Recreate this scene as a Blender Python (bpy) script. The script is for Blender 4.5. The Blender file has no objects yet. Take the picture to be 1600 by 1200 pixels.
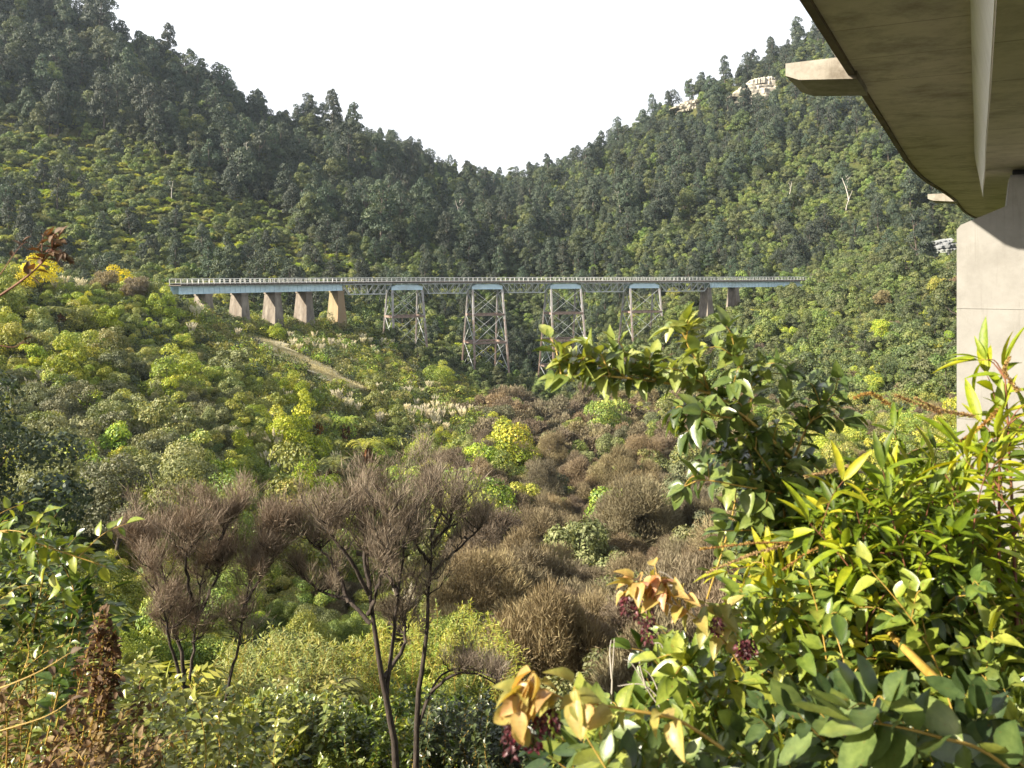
import bpy, math, random
import numpy as np
from mathutils import Vector, Matrix

# ------------------------------------------------------------------ camera, sky, sun, exposure
SC = bpy.context.scene
F = 1300.0; CX = 800.0; HY = 427.0          # focal length and horizon of the photograph, in its pixels
cam_d = bpy.data.cameras.new('camera'); cam = bpy.data.objects.new('camera', cam_d)
SC.collection.objects.link(cam); SC.camera = cam
cam.location = (0, 0, 0); cam.rotation_euler = (math.radians(90), 0, 0)
cam_d.sensor_width = 36; cam_d.lens = F / 1600 * 36; cam_d.shift_y = -(600 - HY) / 1600
cam_d.clip_start = 0.05; cam_d.clip_end = 5000
cam_d.dof.use_dof = True; cam_d.dof.focus_distance = 120; cam_d.dof.aperture_fstop = 6.5

SUN_DIR = Vector((-0.80, -0.34, 0.45)).normalized()
sd = bpy.data.lights.new('sun', 'SUN'); sun = bpy.data.objects.new('sun', sd); SC.collection.objects.link(sun)
sd.energy = 5.0; sd.angle = math.radians(0.6); sd.color = (1.0, 0.89, 0.72)
sun.rotation_euler = SUN_DIR.to_track_quat('Z', 'Y').to_euler()

W = bpy.data.worlds.new('World'); SC.world = W; W.use_nodes = True
wn = W.node_tree.nodes; wl = W.node_tree.links
bg = wn['Background']; sky = wn.new('ShaderNodeTexSky'); sky.sky_type = 'NISHITA'; sky.sun_disc = False
sky.sun_elevation = math.asin(SUN_DIR.z); sky.sun_rotation = math.atan2(SUN_DIR.x, SUN_DIR.y)
sky.air_density = 1.0; sky.dust_density = 3.0; sky.ozone_density = 1.0
tc = wn.new('ShaderNodeTexCoord'); cn = wn.new('ShaderNodeTexNoise'); cn.inputs['Scale'].default_value = 1.6; cn.inputs['Detail'].default_value = 5
cr = wn.new('ShaderNodeValToRGB'); cr.color_ramp.elements[0].position = 0.30; cr.color_ramp.elements[1].position = 0.50
cmx = wn.new('ShaderNodeMix'); cmx.data_type = 'RGBA'
wl.new(tc.outputs['Generated'], cn.inputs['Vector']); wl.new(cn.outputs['Fac'], cr.inputs['Fac'])
wl.new(cr.outputs['Color'], cmx.inputs[0]); wl.new(sky.outputs['Color'], cmx.inputs[6]); cmx.inputs[7].default_value = (6.6, 6.8, 7.2, 1)
wl.new(cmx.outputs[2], bg.inputs['Color']); bg.inputs['Strength'].default_value = 0.062
SC.view_settings.view_transform = 'Standard'; SC.view_settings.look = 'None'
SC.view_settings.exposure = 1.70; SC.view_settings.gamma = 1; SC.view_settings.use_curve_mapping = False
SC.render.engine = 'CYCLES'
SC.cycles.max_bounces = 6; SC.cycles.diffuse_bounces = 3; SC.cycles.transmission_bounces = 3
SC.cycles.glossy_bounces = 2; SC.cycles.transparent_max_bounces = 4; SC.cycles.volume_bounces = 0
SC.cycles.use_denoising = True

COL = SC.collection
rs = np.random.RandomState(7)

# ------------------------------------------------------------------ helpers
def tag(o, label=None, cat=None, group=None, kind=None):
    if label: o['label'] = label
    if cat: o['category'] = cat
    if group: o['group'] = group
    if kind: o['kind'] = kind
    return o

def link(o, parent=None):
    COL.objects.link(o)
    if parent is not None: o.parent = parent
    return o

def empty(name, loc=(0, 0, 0), rz=0):
    o = bpy.data.objects.new(name, None); COL.objects.link(o)
    o.location = loc; o.rotation_euler = (0, 0, rz); o.empty_display_size = 0.3
    return o

class MB:
    """collects vertices, faces and a per-vertex colour tone; one material index per face"""
    def __init__(s): s.v = []; s.t = []; s.f = []; s.m = []; s.n = 0
    def add(s, v, f, tone=0.5, mi=0):
        v = np.asarray(v, float).reshape(-1, 3); f = np.asarray(f, int)
        s.v.append(v); s.t.append(np.broadcast_to(np.asarray(tone, float), (len(v),)))
        s.f.append(f + s.n); s.m.append(np.full(len(f), mi)); s.n += len(v)
        return s
    def mesh(s, name, mats, smooth=False):
        me = bpy.data.meshes.new(name)
        V = np.concatenate(s.v); T = np.concatenate(s.t)
        li = []; tot = []; mi = []
        for f, m in zip(s.f, s.m):
            if len(f): li.append(f.ravel()); tot.append(np.full(len(f), f.shape[1])); mi.append(m)
        li = np.concatenate(li); tot = np.concatenate(tot); mi = np.concatenate(mi)
        me.vertices.add(len(V)); me.vertices.foreach_set('co', V.astype(np.float32).ravel())
        me.loops.add(len(li)); me.loops.foreach_set('vertex_index', li.astype(np.int32))
        me.polygons.add(len(tot))
        me.polygons.foreach_set('loop_start', (np.cumsum(tot) - tot).astype(np.int32))
        me.polygons.foreach_set('loop_total', tot.astype(np.int32))
        me.polygons.foreach_set('material_index', mi.astype(np.int32))
        me.polygons.foreach_set('use_smooth', np.full(len(tot), bool(smooth)))
        a = me.attributes.new('tone', 'FLOAT', 'POINT'); a.data.foreach_set('value', T.astype(np.float32))
        me.update(calc_edges=True)
        for m in (mats if isinstance(mats, (list, tuple)) else [mats]): me.materials.append(m)
        return me
    def obj(s, name, mats, parent=None, smooth=False):
        return link(bpy.data.objects.new(name, s.mesh(name, mats, smooth)), parent)
    def box(s, c, size, R=None, tone=0.5, mi=0):
        x, y, z = [k / 2 for k in size]
        v = np.array([(i * x, j * y, k * z) for i in (-1, 1) for j in (-1, 1) for k in (-1, 1)])
        if R is not None: v = v @ np.asarray(R).T
        f = [(0, 1, 3, 2), (4, 6, 7, 5), (0, 4, 5, 1), (2, 3, 7, 6), (0, 2, 6, 4), (1, 5, 7, 3)]
        return s.add(v + np.asarray(c), f, tone, mi)
    def bar(s, a, b, w, h=None, tone=0.5, mi=0):
        """square bar from a to b"""
        a = np.asarray(a, float); b = np.asarray(b, float); d = b - a; L = np.linalg.norm(d); d /= L
        up = np.array([0, 0, 1.0]) if abs(d[2]) < 0.95 else np.array([1.0, 0, 0])
        sx = np.cross(up, d); sx /= np.linalg.norm(sx); uz = np.cross(d, sx)
        return s.box((a + b) / 2, (L, w, h or w), np.stack([d, sx, uz], 1), tone, mi)
    def tube(s, P, r, sides=6, tone=0.5, mi=0, cap=False):
        P = np.asarray(P, float); n = len(P); r = np.broadcast_to(np.asarray(r, float), (n,))
        T = np.gradient(P, axis=0); T /= np.linalg.norm(T, axis=1)[:, None] + 1e-9
        up = np.where(np.abs(T[:, 2:3]) < 0.9, np.array([[0, 0, 1.0]]), np.array([[1.0, 0, 0]]))
        A = np.cross(up, T); A /= np.linalg.norm(A, axis=1)[:, None] + 1e-9; B = np.cross(T, A)
        th = np.arange(sides) / sides * 2 * np.pi
        v = (P[:, None] + r[:, None, None] * (np.cos(th)[None, :, None] * A[:, None] + np.sin(th)[None, :, None] * B[:, None])).reshape(-1, 3)
        i = np.arange(n - 1)[:, None] * sides; j = np.arange(sides)[None]; k = (j + 1) % sides
        f = np.stack([i + j, i + k, i + sides + k, i + sides + j], -1).reshape(-1, 4)
        s.add(v, f, tone, mi)
        if cap:
            s.add(v[:sides], [list(range(sides))[::-1]], tone, mi); s.add(v[-sides:], [list(range(sides))], tone, mi)
        return s
    def cards(s, C, D, N, L, Wd, tone=0.5, mi=0):
        """one pointed leaf quad per centre: D direction, N normal, length L, width Wd"""
        C = np.asarray(C, float); n = len(C)
        D = D / (np.linalg.norm(D, axis=1)[:, None] + 1e-9)
        S = np.cross(N, D); S /= np.linalg.norm(S, axis=1)[:, None] + 1e-9
        L = np.broadcast_to(L, (n,))[:, None]; Wd = np.broadcast_to(Wd, (n,))[:, None]
        v = np.stack([C - D * L / 2, C + S * Wd / 2, C + D * L / 2, C - S * Wd / 2], 1).reshape(-1, 3)
        f = np.arange(4 * n).reshape(n, 4)
        t = np.repeat(np.broadcast_to(np.asarray(tone, float), (n,)), 4)
        return s.add(v, f, t, mi)
    def stamp(s, tv, tf, R, pos, scale, tone=0.5, mi=0):
        """copies of a template, one per rotation matrix R (n,3,3)"""
        n = len(pos); k = len(tv)
        sc = np.asarray(scale, float); sc = sc[:, None, None] if sc.ndim == 1 else sc[:, None, :]
        v = (tv[None] * sc) @ np.transpose(R, (0, 2, 1)) + pos[:, None]
        f = (np.asarray(tf)[None] + (np.arange(n) * k)[:, None, None]).reshape(-1, len(tf[0]))
        t = np.repeat(np.broadcast_to(np.asarray(tone, float), (n,)), k) + (np.tile(np.arange(k) % 3 == 1, n) * 0.14)
        return s.add(v.reshape(-1, 3), f, t, mi)

def unit(v): return v / (np.linalg.norm(v, axis=-1, keepdims=True) + 1e-9)
def rsph(n, r=rs): return unit(r.normal(size=(n, 3)))
def frame(D, N):
    """rotation matrices whose x axis is D and z axis is close to N"""
    D = unit(D); Y = unit(np.cross(N, D)); Z = np.cross(D, Y)
    return np.stack([D, Y, Z], 2)
def spline(P, n):
    P = np.asarray(P, float); t = np.linspace(0, len(P) - 1, n); i = np.clip(t.astype(int), 0, len(P) - 2); u = (t - i)[:, None]
    g = lambda k: P[np.clip(k, 0, len(P) - 1)]
    a, b, c, d = g(i - 1), g(i), g(i + 1), g(i + 2)
    return 0.5 * (2 * b + (c - a) * u + (2 * a - 5 * b + 4 * c - d) * u * u + (3 * b - a - 3 * c + d) * u ** 3)
def at(px, py, Y):
    """the place at distance Y that the photograph shows at px, py (used as a survey of the real place)"""
    return np.array([(px - CX) / F * Y, Y, -(py - HY) / F * Y])

# smooth 2-D value noise
_NT = np.random.RandomState(3).rand(256, 256)
def vn(x, y):
    xi = np.floor(x).astype(int); yi = np.floor(y).astype(int); u = x - xi; v = y - yi
    u = u * u * (3 - 2 * u); v = v * v * (3 - 2 * v); g = lambda a, b: _NT[a & 255, b & 255]
    return (g(xi, yi) * (1 - u) + g(xi + 1, yi) * u) * (1 - v) + (g(xi, yi + 1) * (1 - u) + g(xi + 1, yi + 1) * u) * v - 0.5
def fbm(x, y, o=4):
    s = 0; a = 1.0
    for k in range(o): s = s + a * vn(x * 2 ** k + 17 * k, y * 2 ** k + 5 * k); a *= 0.5
    return s

# ------------------------------------------------------------------ terrain height
NEAR = [(0, -1.7), (2, -1.9), (4, -3.4), (8, -6.6)]
COLS = {   # survey lines: bearing -> (distance, where the ground lies below or above eye level, in photo pixels)
 -900: [(14, 1380), (30, 1040), (60, 760), (100, 560), (150, 400), (220, 300), (320, 150), (450, 0), (560, -90), (640, -110), (900, 100)],
 -300: [(14, 1400), (30, 1080), (60, 800), (100, 610), (150, 450), (200, 430), (260, 380), (330, 250), (420, 100), (500, -20), (570, -70), (640, -60), (900, 150)],
 0:    [(12, 1420), (20, 1180), (40, 900), (70, 705), (100, 585), (130, 480), (150, 434), (175, 452), (210, 480), (260, 455), (320, 350), (400, 230), (480, 80), (540, -10), (590, -30), (660, 30), (900, 220)],
 130:  [(12, 1430), (20, 1200), (40, 930), (70, 745), (100, 630), (140, 490), (165, 436), (180, 438), (200, 465), (250, 475), (300, 410), (350, 330), (420, 235), (490, 120), (540, 50), (590, 40), (660, 100), (900, 250)],
 270:  [(12, 1440), (20, 1215), (35, 1010), (60, 830), (100, 670), (140, 560), (175, 478), (190, 462), (205, 464), (240, 492), (270, 470), (330, 390), (400, 300), (480, 195), (550, 118), (600, 125), (680, 190), (900, 280)],
 420:  [(12, 1440), (20, 1225), (30, 1100), (45, 980), (70, 840), (100, 720), (140, 610), (180, 545), (205, 520), (222, 512), (250, 515), (300, 470), (350, 410), (420, 330), (500, 260), (580, 200), (640, 205), (720, 235), (950, 300)],
 540:  [(12, 1440), (20, 1235), (30, 1120), (45, 1010), (70, 880), (100, 765), (140, 670), (180, 595), (210, 545), (236, 512), (262, 520), (300, 500), (350, 430), (430, 345), (510, 280), (590, 225), (650, 225), (720, 245), (950, 310)],
 650:  [(12, 1440), (20, 1240), (30, 1125), (45, 1030), (70, 910), (100, 800), (140, 705), (180, 640), (220, 580), (250, 548), (280, 545), (320, 505), (380, 430), (450, 365), (520, 315), (600, 270), (660, 258), (720, 266), (950, 320)],
 770:  [(12, 1440), (20, 1240), (30, 1130), (45, 1040), (70, 930), (100, 830), (140, 745), (180, 680), (220, 630), (255, 590), (290, 575), (330, 530), (400, 450), (480, 385), (560, 352), (650, 325), (740, 312), (820, 312), (1000, 350)],
 880:  [(12, 1440), (20, 1240), (30, 1130), (45, 1035), (70, 925), (100, 835), (140, 755), (180, 700), (220, 660), (268, 622), (300, 605), (340, 540), (400, 465), (470, 400), (540, 345), (610, 302), (680, 272), (740, 270), (950, 320)],
 1000: [(12, 1430), (20, 1235), (30, 1125), (45, 1025), (70, 910), (100, 815), (140, 735), (180, 680), (220, 635), (250, 585), (280, 530), (310, 500), (350, 460), (410, 400), (480, 330), (550, 270), (620, 220), (680, 205), (760, 235), (950, 300)],
 1130: [(12, 1420), (20, 1220), (30, 1110), (45, 1000), (70, 890), (100, 795), (140, 705), (180, 640), (220, 592), (260, 538), (295, 485), (330, 468), (380, 420), (440, 360), (500, 295), (570, 225), (630, 165), (690, 140), (770, 170), (950, 260)],
 1260: [(12, 1400), (20, 1200), (30, 1090), (45, 980), (70, 865), (100, 770), (140, 690), (180, 620), (220, 565), (260, 518), (300, 466), (318, 452), (340, 452), (380, 415), (440, 345), (500, 265), (570, 175), (640, 95), (690, 75), (780, 130), (950, 230)],
 1400: [(10, 1350), (20, 1170), (30, 1060), (45, 950), (70, 835), (100, 745), (140, 665), (180, 590), (220, 530), (260, 475), (300, 438), (340, 420), (390, 375), (450, 290), (510, 205), (580, 110), (650, 30), (720, 0), (800, 60), (950, 180)],
 1560: [(10, 1330), (20, 1150), (30, 1050), (45, 940), (70, 815), (100, 725), (140, 635), (180, 560), (220, 500), (260, 450), (300, 415), (350, 380), (410, 310), (470, 220), (540, 120), (610, 30), (690, -40), (760, -40), (900, 100)],
 2000: [(10, 1300), (20, 1120), (45, 880), (70, 760), (100, 670), (150, 560), (220, 450), (300, 360), (400, 220), (500, 90), (620, -60), (720, -110), (950, 80)],
 2700: [(10, 1280), (20, 1080), (45, 820), (100, 600), (200, 420), (300, 300), (450, 100), (600, -60), (720, -110), (950, 80)],
}
_D = np.unique(np.concatenate([np.linspace(0, 40, 81), np.linspace(40, 400, 241), np.linspace(400, 1400, 201)]))
_PX = np.arange(-900, 2701, 20.0)
def _table():
    ks = sorted(COLS); Z = []
    for k in ks:
        pts = list(NEAR) + [(d, -(p - HY) / F * d) for d, p in COLS[k]]; pts.append((1400, pts[-1][1] - 60))
        d = np.array([p[0] for p in pts], float); z = np.array([p[1] for p in pts], float)
        Z.append(np.interp(_D, d, z))
    Z = np.array(Z); T = np.array([np.interp(_PX, ks, Z[:, j]) for j in range(len(_D))]).T
    w = np.exp(-0.5 * (np.arange(-6, 7) / 2.2) ** 2); w /= w.sum()
    pad = np.pad(T, ((6, 6), (0, 0)), mode='edge'); T = sum(w[i] * pad[i:i + len(_PX)] for i in range(13))
    w = np.exp(-0.5 * (np.arange(-4, 5) / 1.6) ** 2); w /= w.sum()
    pad = np.pad(T, ((0, 0), (4, 4)), mode='edge'); T = sum(w[i] * pad[:, i:i + len(_D)] for i in range(9))
    return T
_T = _table()
def hgt(x, y):
    x = np.asarray(x, float); y = np.asarray(y, float)
    yy = np.maximum(y, 3.0); px = np.clip(CX + F * x / yy, _PX[0], _PX[-1] - 0.01); d = np.clip(y, 0, 1399)
    i = (px - _PX[0]) / 20.0; i0 = i.astype(int); u = i - i0
    j0 = np.clip(np.searchsorted(_D, d, 'right') - 1, 0, len(_D) - 2); v = (d - _D[j0]) / (_D[j0 + 1] - _D[j0])
    z = (_T[i0, j0] * (1 - u) + _T[i0 + 1, j0] * u) * (1 - v) + (_T[i0, j0 + 1] * (1 - u) + _T[i0 + 1, j0 + 1] * u) * v
    amp = np.clip((y - 8) / 60, 0, 1) * (1.0 + np.clip((y - 300) / 200, 0, 1) * 3.0)
    z = z + amp * (fbm(x / 34.0, y / 34.0) * 3.6)
    far = np.clip((y - 330) / 150, 0, 1)
    # gullies and spurs running down the mountainsides
    z = z + far * 9.0 * (np.abs(vn(x / 70 + y / 160, y / 260 + 3.3)) * 2 - 0.5)
    return z
def proj(x, y, z): return CX + F * x / y, HY - F * z / y

# ------------------------------------------------------------------ materials
def nodes(name):
    m = bpy.data.materials.new(name); m.use_nodes = True
    nt = m.node_tree; b = nt.nodes['Principled BSDF']; return m, nt, b
def N(nt, t, **k):
    n = nt.nodes.new(t)
    for a, v in k.items():
        if a.startswith('_'): setattr(n, a[1:], v)
        else: n.inputs[a.replace('__', ' ')].default_value = v
    return n
def rgba(c): return (c[0], c[1], c[2], 1)
def mixc(nt, fac, a, b, mode='MIX'):
    m = nt.nodes.new('ShaderNodeMix'); m.data_type = 'RGBA'; m.blend_type = mode
    for s, v in ((0, fac), (6, a), (7, b)):
        if hasattr(v, 'links'): nt.links.new(v, m.inputs[s])
        elif isinstance(v, (int, float)): m.inputs[s].default_value = v
        else: m.inputs[s].default_value = rgba(v)
    return m.outputs[2]

def foliage(name, stops, rough=0.55, trans=0.3, vary=0.35, hue=0.03, spec=0.35, patch=0.0, tcol=(1.25, 1.15, 0.45)):
    """stops: colours from tone 0 to 1; vary: brightness spread from plant to plant"""
    m, nt, b = nodes(name); L = nt.links
    at_ = N(nt, 'ShaderNodeAttribute', _attribute_name='tone'); rp = nt.nodes.new('ShaderNodeValToRGB')
    e = rp.color_ramp.elements
    while len(e) < len(stops): e.new(0.5)
    for i, c in enumerate(stops): e[i].position = i / (len(stops) - 1); e[i].color = rgba(c)
    L.new(at_.outputs['Fac'], rp.inputs['Fac'])
    oi = nt.nodes.new('ShaderNodeObjectInfo'); hs = nt.nodes.new('ShaderNodeHueSaturation')
    mr = N(nt, 'ShaderNodeMapRange', To__Min=0.5 - hue, To__Max=0.5 + hue); L.new(oi.outputs['Random'], mr.inputs['Value']); L.new(mr.outputs[0], hs.inputs['Hue'])
    mu = N(nt, 'ShaderNodeMath', _operation='MULTIPLY'); mu.inputs[1].default_value = 7.31; L.new(oi.outputs['Random'], mu.inputs[0])
    fr = N(nt, 'ShaderNodeMath', _operation='FRACT'); L.new(mu.outputs[0], fr.inputs[0])
    mv = N(nt, 'ShaderNodeMapRange', To__Min=1 - vary, To__Max=1 + vary); L.new(fr.outputs[0], mv.inputs['Value']); L.new(mv.outputs[0], hs.inputs['Value'])
    ms = N(nt, 'ShaderNodeMapRange', To__Min=0.8, To__Max=1.12); L.new(fr.outputs[0], ms.inputs['Value']); L.new(ms.outputs[0], hs.inputs['Saturation'])
    L.new(rp.outputs['Color'], hs.inputs['Color'])
    col = hs.outputs['Color']
    L.new(col, b.inputs['Base Color']); b.inputs['Roughness'].default_value = rough; b.inputs['Specular IOR Level'].default_value = spec
    tr = nt.nodes.new('ShaderNodeBsdfTranslucent'); L.new(mixc(nt, 1.0, col, tcol, 'MULTIPLY'), tr.inputs['Color'])
    mx = nt.nodes.new('ShaderNodeMixShader'); mx.inputs[0].default_value = trans
    L.new(b.outputs[0], mx.inputs[1]); L.new(tr.outputs[0], mx.inputs[2]); L.new(mx.outputs[0], nt.nodes['Material Output'].inputs['Surface'])
    return m

def surface(name, c1, c2, scale=4, rough=0.8, bump=0.2, c3=None, stretch=(1, 1, 1), detail=8, spec=0.3):
    m, nt, b = nodes(name); L = nt.links
    g = nt.nodes.new('ShaderNodeTexCoord'); mp = N(nt, 'ShaderNodeMapping'); mp.inputs['Scale'].default_value = stretch
    L.new(g.outputs['Object'], mp.inputs['Vector'])
    n1 = N(nt, 'ShaderNodeTexNoise', Scale=scale, Detail=detail, Roughness=0.62); L.new(mp.outputs[0], n1.inputs['Vector'])
    rp = nt.nodes.new('ShaderNodeValToRGB'); rp.color_ramp.elements[0].position = 0.35; rp.color_ramp.elements[1].position = 0.66
    rp.color_ramp.elements[0].color = rgba(c1); rp.color_ramp.elements[1].color = rgba(c2); L.new(n1.outputs['Fac'], rp.inputs['Fac'])
    col = rp.outputs['Color']
    if c3:
        n2 = N(nt, 'ShaderNodeTexNoise', Scale=scale * 0.23, Detail=4, Roughness=0.6); L.new(mp.outputs[0], n2.inputs['Vector'])
        r2 = nt.nodes.new('ShaderNodeValToRGB'); r2.color_ramp.elements[0].position = 0.5; r2.color_ramp.elements[1].position = 0.68; L.new(n2.outputs['Fac'], r2.inputs['Fac'])
        col = mixc(nt, r2.outputs['Color'], col, c3)
    L.new(col, b.inputs['Base Color']); b.inputs['Roughness'].default_value = rough; b.inputs['Specular IOR Level'].default_value = spec
    if bump:
        bp = N(nt, 'ShaderNodeBump', Strength=bump, Distance=0.05); L.new(n1.outputs['Fac'], bp.inputs['Height']); L.new(bp.outputs[0], b.inputs['Normal'])
    return m

M = {}
M['forest'] = foliage('forest_leaves', [(0.024, 0.040, 0.026), (0.042, 0.063, 0.039), (0.078, 0.095, 0.050)], 0.6, 0.2, 0.35, 0.022)
M['midtree'] = foliage('mid_green_leaves', [(0.042, 0.062, 0.027), (0.076, 0.101, 0.038), (0.139, 0.152, 0.052)], 0.55, 0.25, 0.3, 0.02)
M['broad'] = foliage('broadleaf_leaves', [(0.100, 0.146, 0.030), (0.198, 0.246, 0.043), (0.419, 0.392, 0.077)], 0.5, 0.22, 0.38, 0.03)
M['bright'] = foliage('bright_leaves', [(0.107, 0.152, 0.027), (0.219, 0.269, 0.044), (0.412, 0.410, 0.092)], 0.5, 0.35, 0.25, 0.02)
M['olive'] = foliage('olive_leaves', [(0.082, 0.093, 0.041), (0.144, 0.159, 0.070), (0.245, 0.242, 0.122)], 0.6, 0.25, 0.25, 0.02)
M['scrub'] = foliage('hill_scrub_leaves', [(0.056, 0.084, 0.025), (0.111, 0.150, 0.041), (0.210, 0.227, 0.074)], 0.55, 0.22, 0.3, 0.02)
M['fern'] = foliage('fern_fronds', [(0.128, 0.180, 0.026), (0.225, 0.276, 0.042), (0.391, 0.373, 0.071)], 0.45, 0.35, 0.3, 0.025)
M['brown'] = foliage('brown_manuka_twigs', [(0.109, 0.086, 0.053), (0.191, 0.155, 0.095), (0.287, 0.248, 0.145)], 0.75, 0.2, 0.2, 0.02, 0.2, tcol=(1.1, 0.9, 0.6))
M['bark'] = surface('bark', (0.035, 0.028, 0.022), (0.13, 0.11, 0.09), 9, 0.85, 0.4, stretch=(1, 1, 0.3))
M['darkbark'] = surface('dark_bark', (0.018, 0.013, 0.010), (0.070, 0.055, 0.045), 14, 0.85, 0.4, stretch=(1, 1, 0.3))
M['palebark'] = surface('bleached_wood', (0.30, 0.27, 0.23), (0.55, 0.52, 0.46), 6, 0.8, 0.3, stretch=(1, 1, 0.3))
M['plume'] = foliage('cream_plumes', [(0.55, 0.50, 0.36), (0.70, 0.66, 0.50), (0.84, 0.80, 0.66)], 0.8, 0.4, 0.12, 0.01, 0.1, tcol=(1, 0.95, 0.8))
M['blade'] = foliage('grass_blades', [(0.12, 0.13, 0.035), (0.20, 0.20, 0.06), (0.34, 0.30, 0.12)], 0.5, 0.35, 0.2, 0.02)
M['drygrass'] = foliage('dry_grass', [(0.34, 0.29, 0.14), (0.50, 0.44, 0.25), (0.66, 0.60, 0.38)], 0.7, 0.3, 0.15, 0.01, 0.1)
M['yellow'] = foliage('yellow_leaves', [(0.40, 0.33, 0.01), (0.62, 0.52, 0.015), (0.80, 0.70, 0.03)], 0.5, 0.4, 0.1, 0.01)
M['skirt'] = foliage('dead_fronds', [(0.09, 0.035, 0.015), (0.18, 0.07, 0.03), (0.26, 0.12, 0.05)], 0.8, 0.15, 0.2, 0.01, 0.1, tcol=(1, 0.8, 0.6))
M['white'] = foliage('pale_dry_heads', [(0.45, 0.43, 0.34), (0.60, 0.58, 0.48), (0.75, 0.73, 0.62)], 0.8, 0.3, 0.1, 0.01, 0.1)

def ground_mat():
    m, nt, b = nodes('leaf_litter_ground'); L = nt.links
    g = nt.nodes.new('ShaderNodeNewGeometry')
    n1 = N(nt, 'ShaderNodeTexNoise', Scale=0.9, Detail=9, Roughness=0.7); L.new(g.outputs['Position'], n1.inputs['Vector'])
    n2 = N(nt, 'ShaderNodeTexNoise', Scale=0.03, Detail=5, Roughness=0.6); L.new(g.outputs['Position'], n2.inputs['Vector'])
    r = nt.nodes.new('ShaderNodeValToRGB'); e = r.color_ramp.elements; e[0].position = 0.3; e[1].position = 0.7
    e[0].color = (0.022, 0.026, 0.010, 1); e[1].color = (0.085, 0.095, 0.032, 1); k = e.new(0.5); k.color = (0.050, 0.060, 0.018, 1); L.new(n1.outputs['Fac'], r.inputs['Fac'])
    r2 = nt.nodes.new('ShaderNodeValToRGB'); r2.color_ramp.elements[0].position = 0.45; r2.color_ramp.elements[1].position = 0.6; L.new(n2.outputs['Fac'], r2.inputs['Fac'])
    L.new(mixc(nt, r2.outputs['Color'], r.outputs['Color'], mixc(nt, 0.5, r.outputs['Color'], (0.10, 0.085, 0.03))), b.inputs['Base Color'])
    b.inputs['Roughness'].default_value = 0.95; b.inputs['Specular IOR Level'].default_value = 0.1
    bp = N(nt, 'ShaderNodeBump', Strength=0.8, Distance=0.4); L.new(n1.outputs['Fac'], bp.inputs['Height']); L.new(bp.outputs[0], b.inputs['Normal'])
    return m
M['ground'] = ground_mat()

# ------------------------------------------------------------------ terrain mesh
def build_terrain():
    ax = np.concatenate([np.arange(-900, -160, 10.0), np.arange(-160, 160, 2.5), np.arange(160, 901, 10.0)])
    ay = np.concatenate([np.arange(-120, -8, 8.0), np.arange(-8, 60, 1.0), np.arange(60, 340, 2.5), np.arange(340, 780, 5.0), np.arange(780, 1401, 20.0)])
    X, Y = np.meshgrid(ax, ay, indexing='ij'); Z = hgt(X, Y)
    Z = np.where(Y < 0, -1.7 - 0.05 * np.abs(Y) + fbm(X / 20, Y / 20) * 0.3, Z)
    v = np.stack([X, Y, Z], -1).reshape(-1, 3); nx, ny = X.shape
    i = np.arange(nx - 1)[:, None] * ny + np.arange(ny - 1)[None]
    f = np.stack([i, i + ny, i + ny + 1, i + 1], -1).reshape(-1, 4)
    o = MB().add(v, f).obj('ground', M['ground'], smooth=True); tag(o, kind='structure')
build_terrain()

# ------------------------------------------------------------------ the old viaduct
def steel_mat():
    m, nt, b = nodes('weathered_painted_steel'); L = nt.links
    g = nt.nodes.new('ShaderNodeNewGeometry'); n1 = N(nt, 'ShaderNodeTexNoise', Scale=0.8, Detail=7, Roughness=0.7); L.new(g.outputs['Position'], n1.inputs['Vector'])
    sx = nt.nodes.new('ShaderNodeSeparateXYZ'); L.new(g.outputs['Position'], sx.inputs[0])
    mr = N(nt, 'ShaderNodeMapRange', From__Min=-34.0, From__Max=-6.0, To__Min=0.42, To__Max=-0.02); L.new(sx.outputs['Z'], mr.inputs['Value'])
    ad = N(nt, 'ShaderNodeMath', _operation='ADD'); L.new(n1.outputs['Fac'], ad.inputs[0]); L.new(mr.outputs[0], ad.inputs[1])
    r = nt.nodes.new('ShaderNodeValToRGB'); r.color_ramp.elements[0].position = 0.48; r.color_ramp.elements[1].position = 0.75; L.new(ad.outputs[0], r.inputs['Fac'])
    L.new(mixc(nt, r.outputs['Color'], (0.34, 0.335, 0.33), (0.23, 0.165, 0.13)), b.inputs['Base Color']); b.inputs['Roughness'].default_value = 0.6
    return m
M['steel'] = steel_mat()
M['bluepaint'] = surface('pale_blue_painted_steel', (0.42, 0.56, 0.64), (0.53, 0.67, 0.74), 0.6, 0.5, 0.05, c3=(0.38, 0.47, 0.50), stretch=(1, 1, 3))
M['rust'] = surface('rusty_steel', (0.15, 0.11, 0.09), (0.28, 0.205, 0.17), 1.2, 0.8, 0.1)
M['truss'] = surface('grey_steel', (0.30, 0.32, 0.32), (0.48, 0.50, 0.49), 1.0, 0.6, 0.05)
M['rail'] = surface('pale_grey_painted_rail', (0.62, 0.62, 0.58), (0.80, 0.79, 0.74), 0.7, 0.6, 0.0)
M['timber'] = surface('dark_timber_deck', (0.05, 0.045, 0.04), (0.14, 0.12, 0.10), 3, 0.85, 0.2)
M['masonry'] = surface('stained_concrete_pier', (0.11, 0.095, 0.078), (0.24, 0.21, 0.175), 0.9, 0.85, 0.3, c3=(0.10, 0.075, 0.055), stretch=(1, 1, 0.35))
M['rust_mason'] = surface('ochre_stained_pier', (0.15, 0.125, 0.075), (0.25, 0.215, 0.125), 0.7, 0.85, 0.3, c3=(0.24, 0.17, 0.10), stretch=(1, 1, 0.35))

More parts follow.
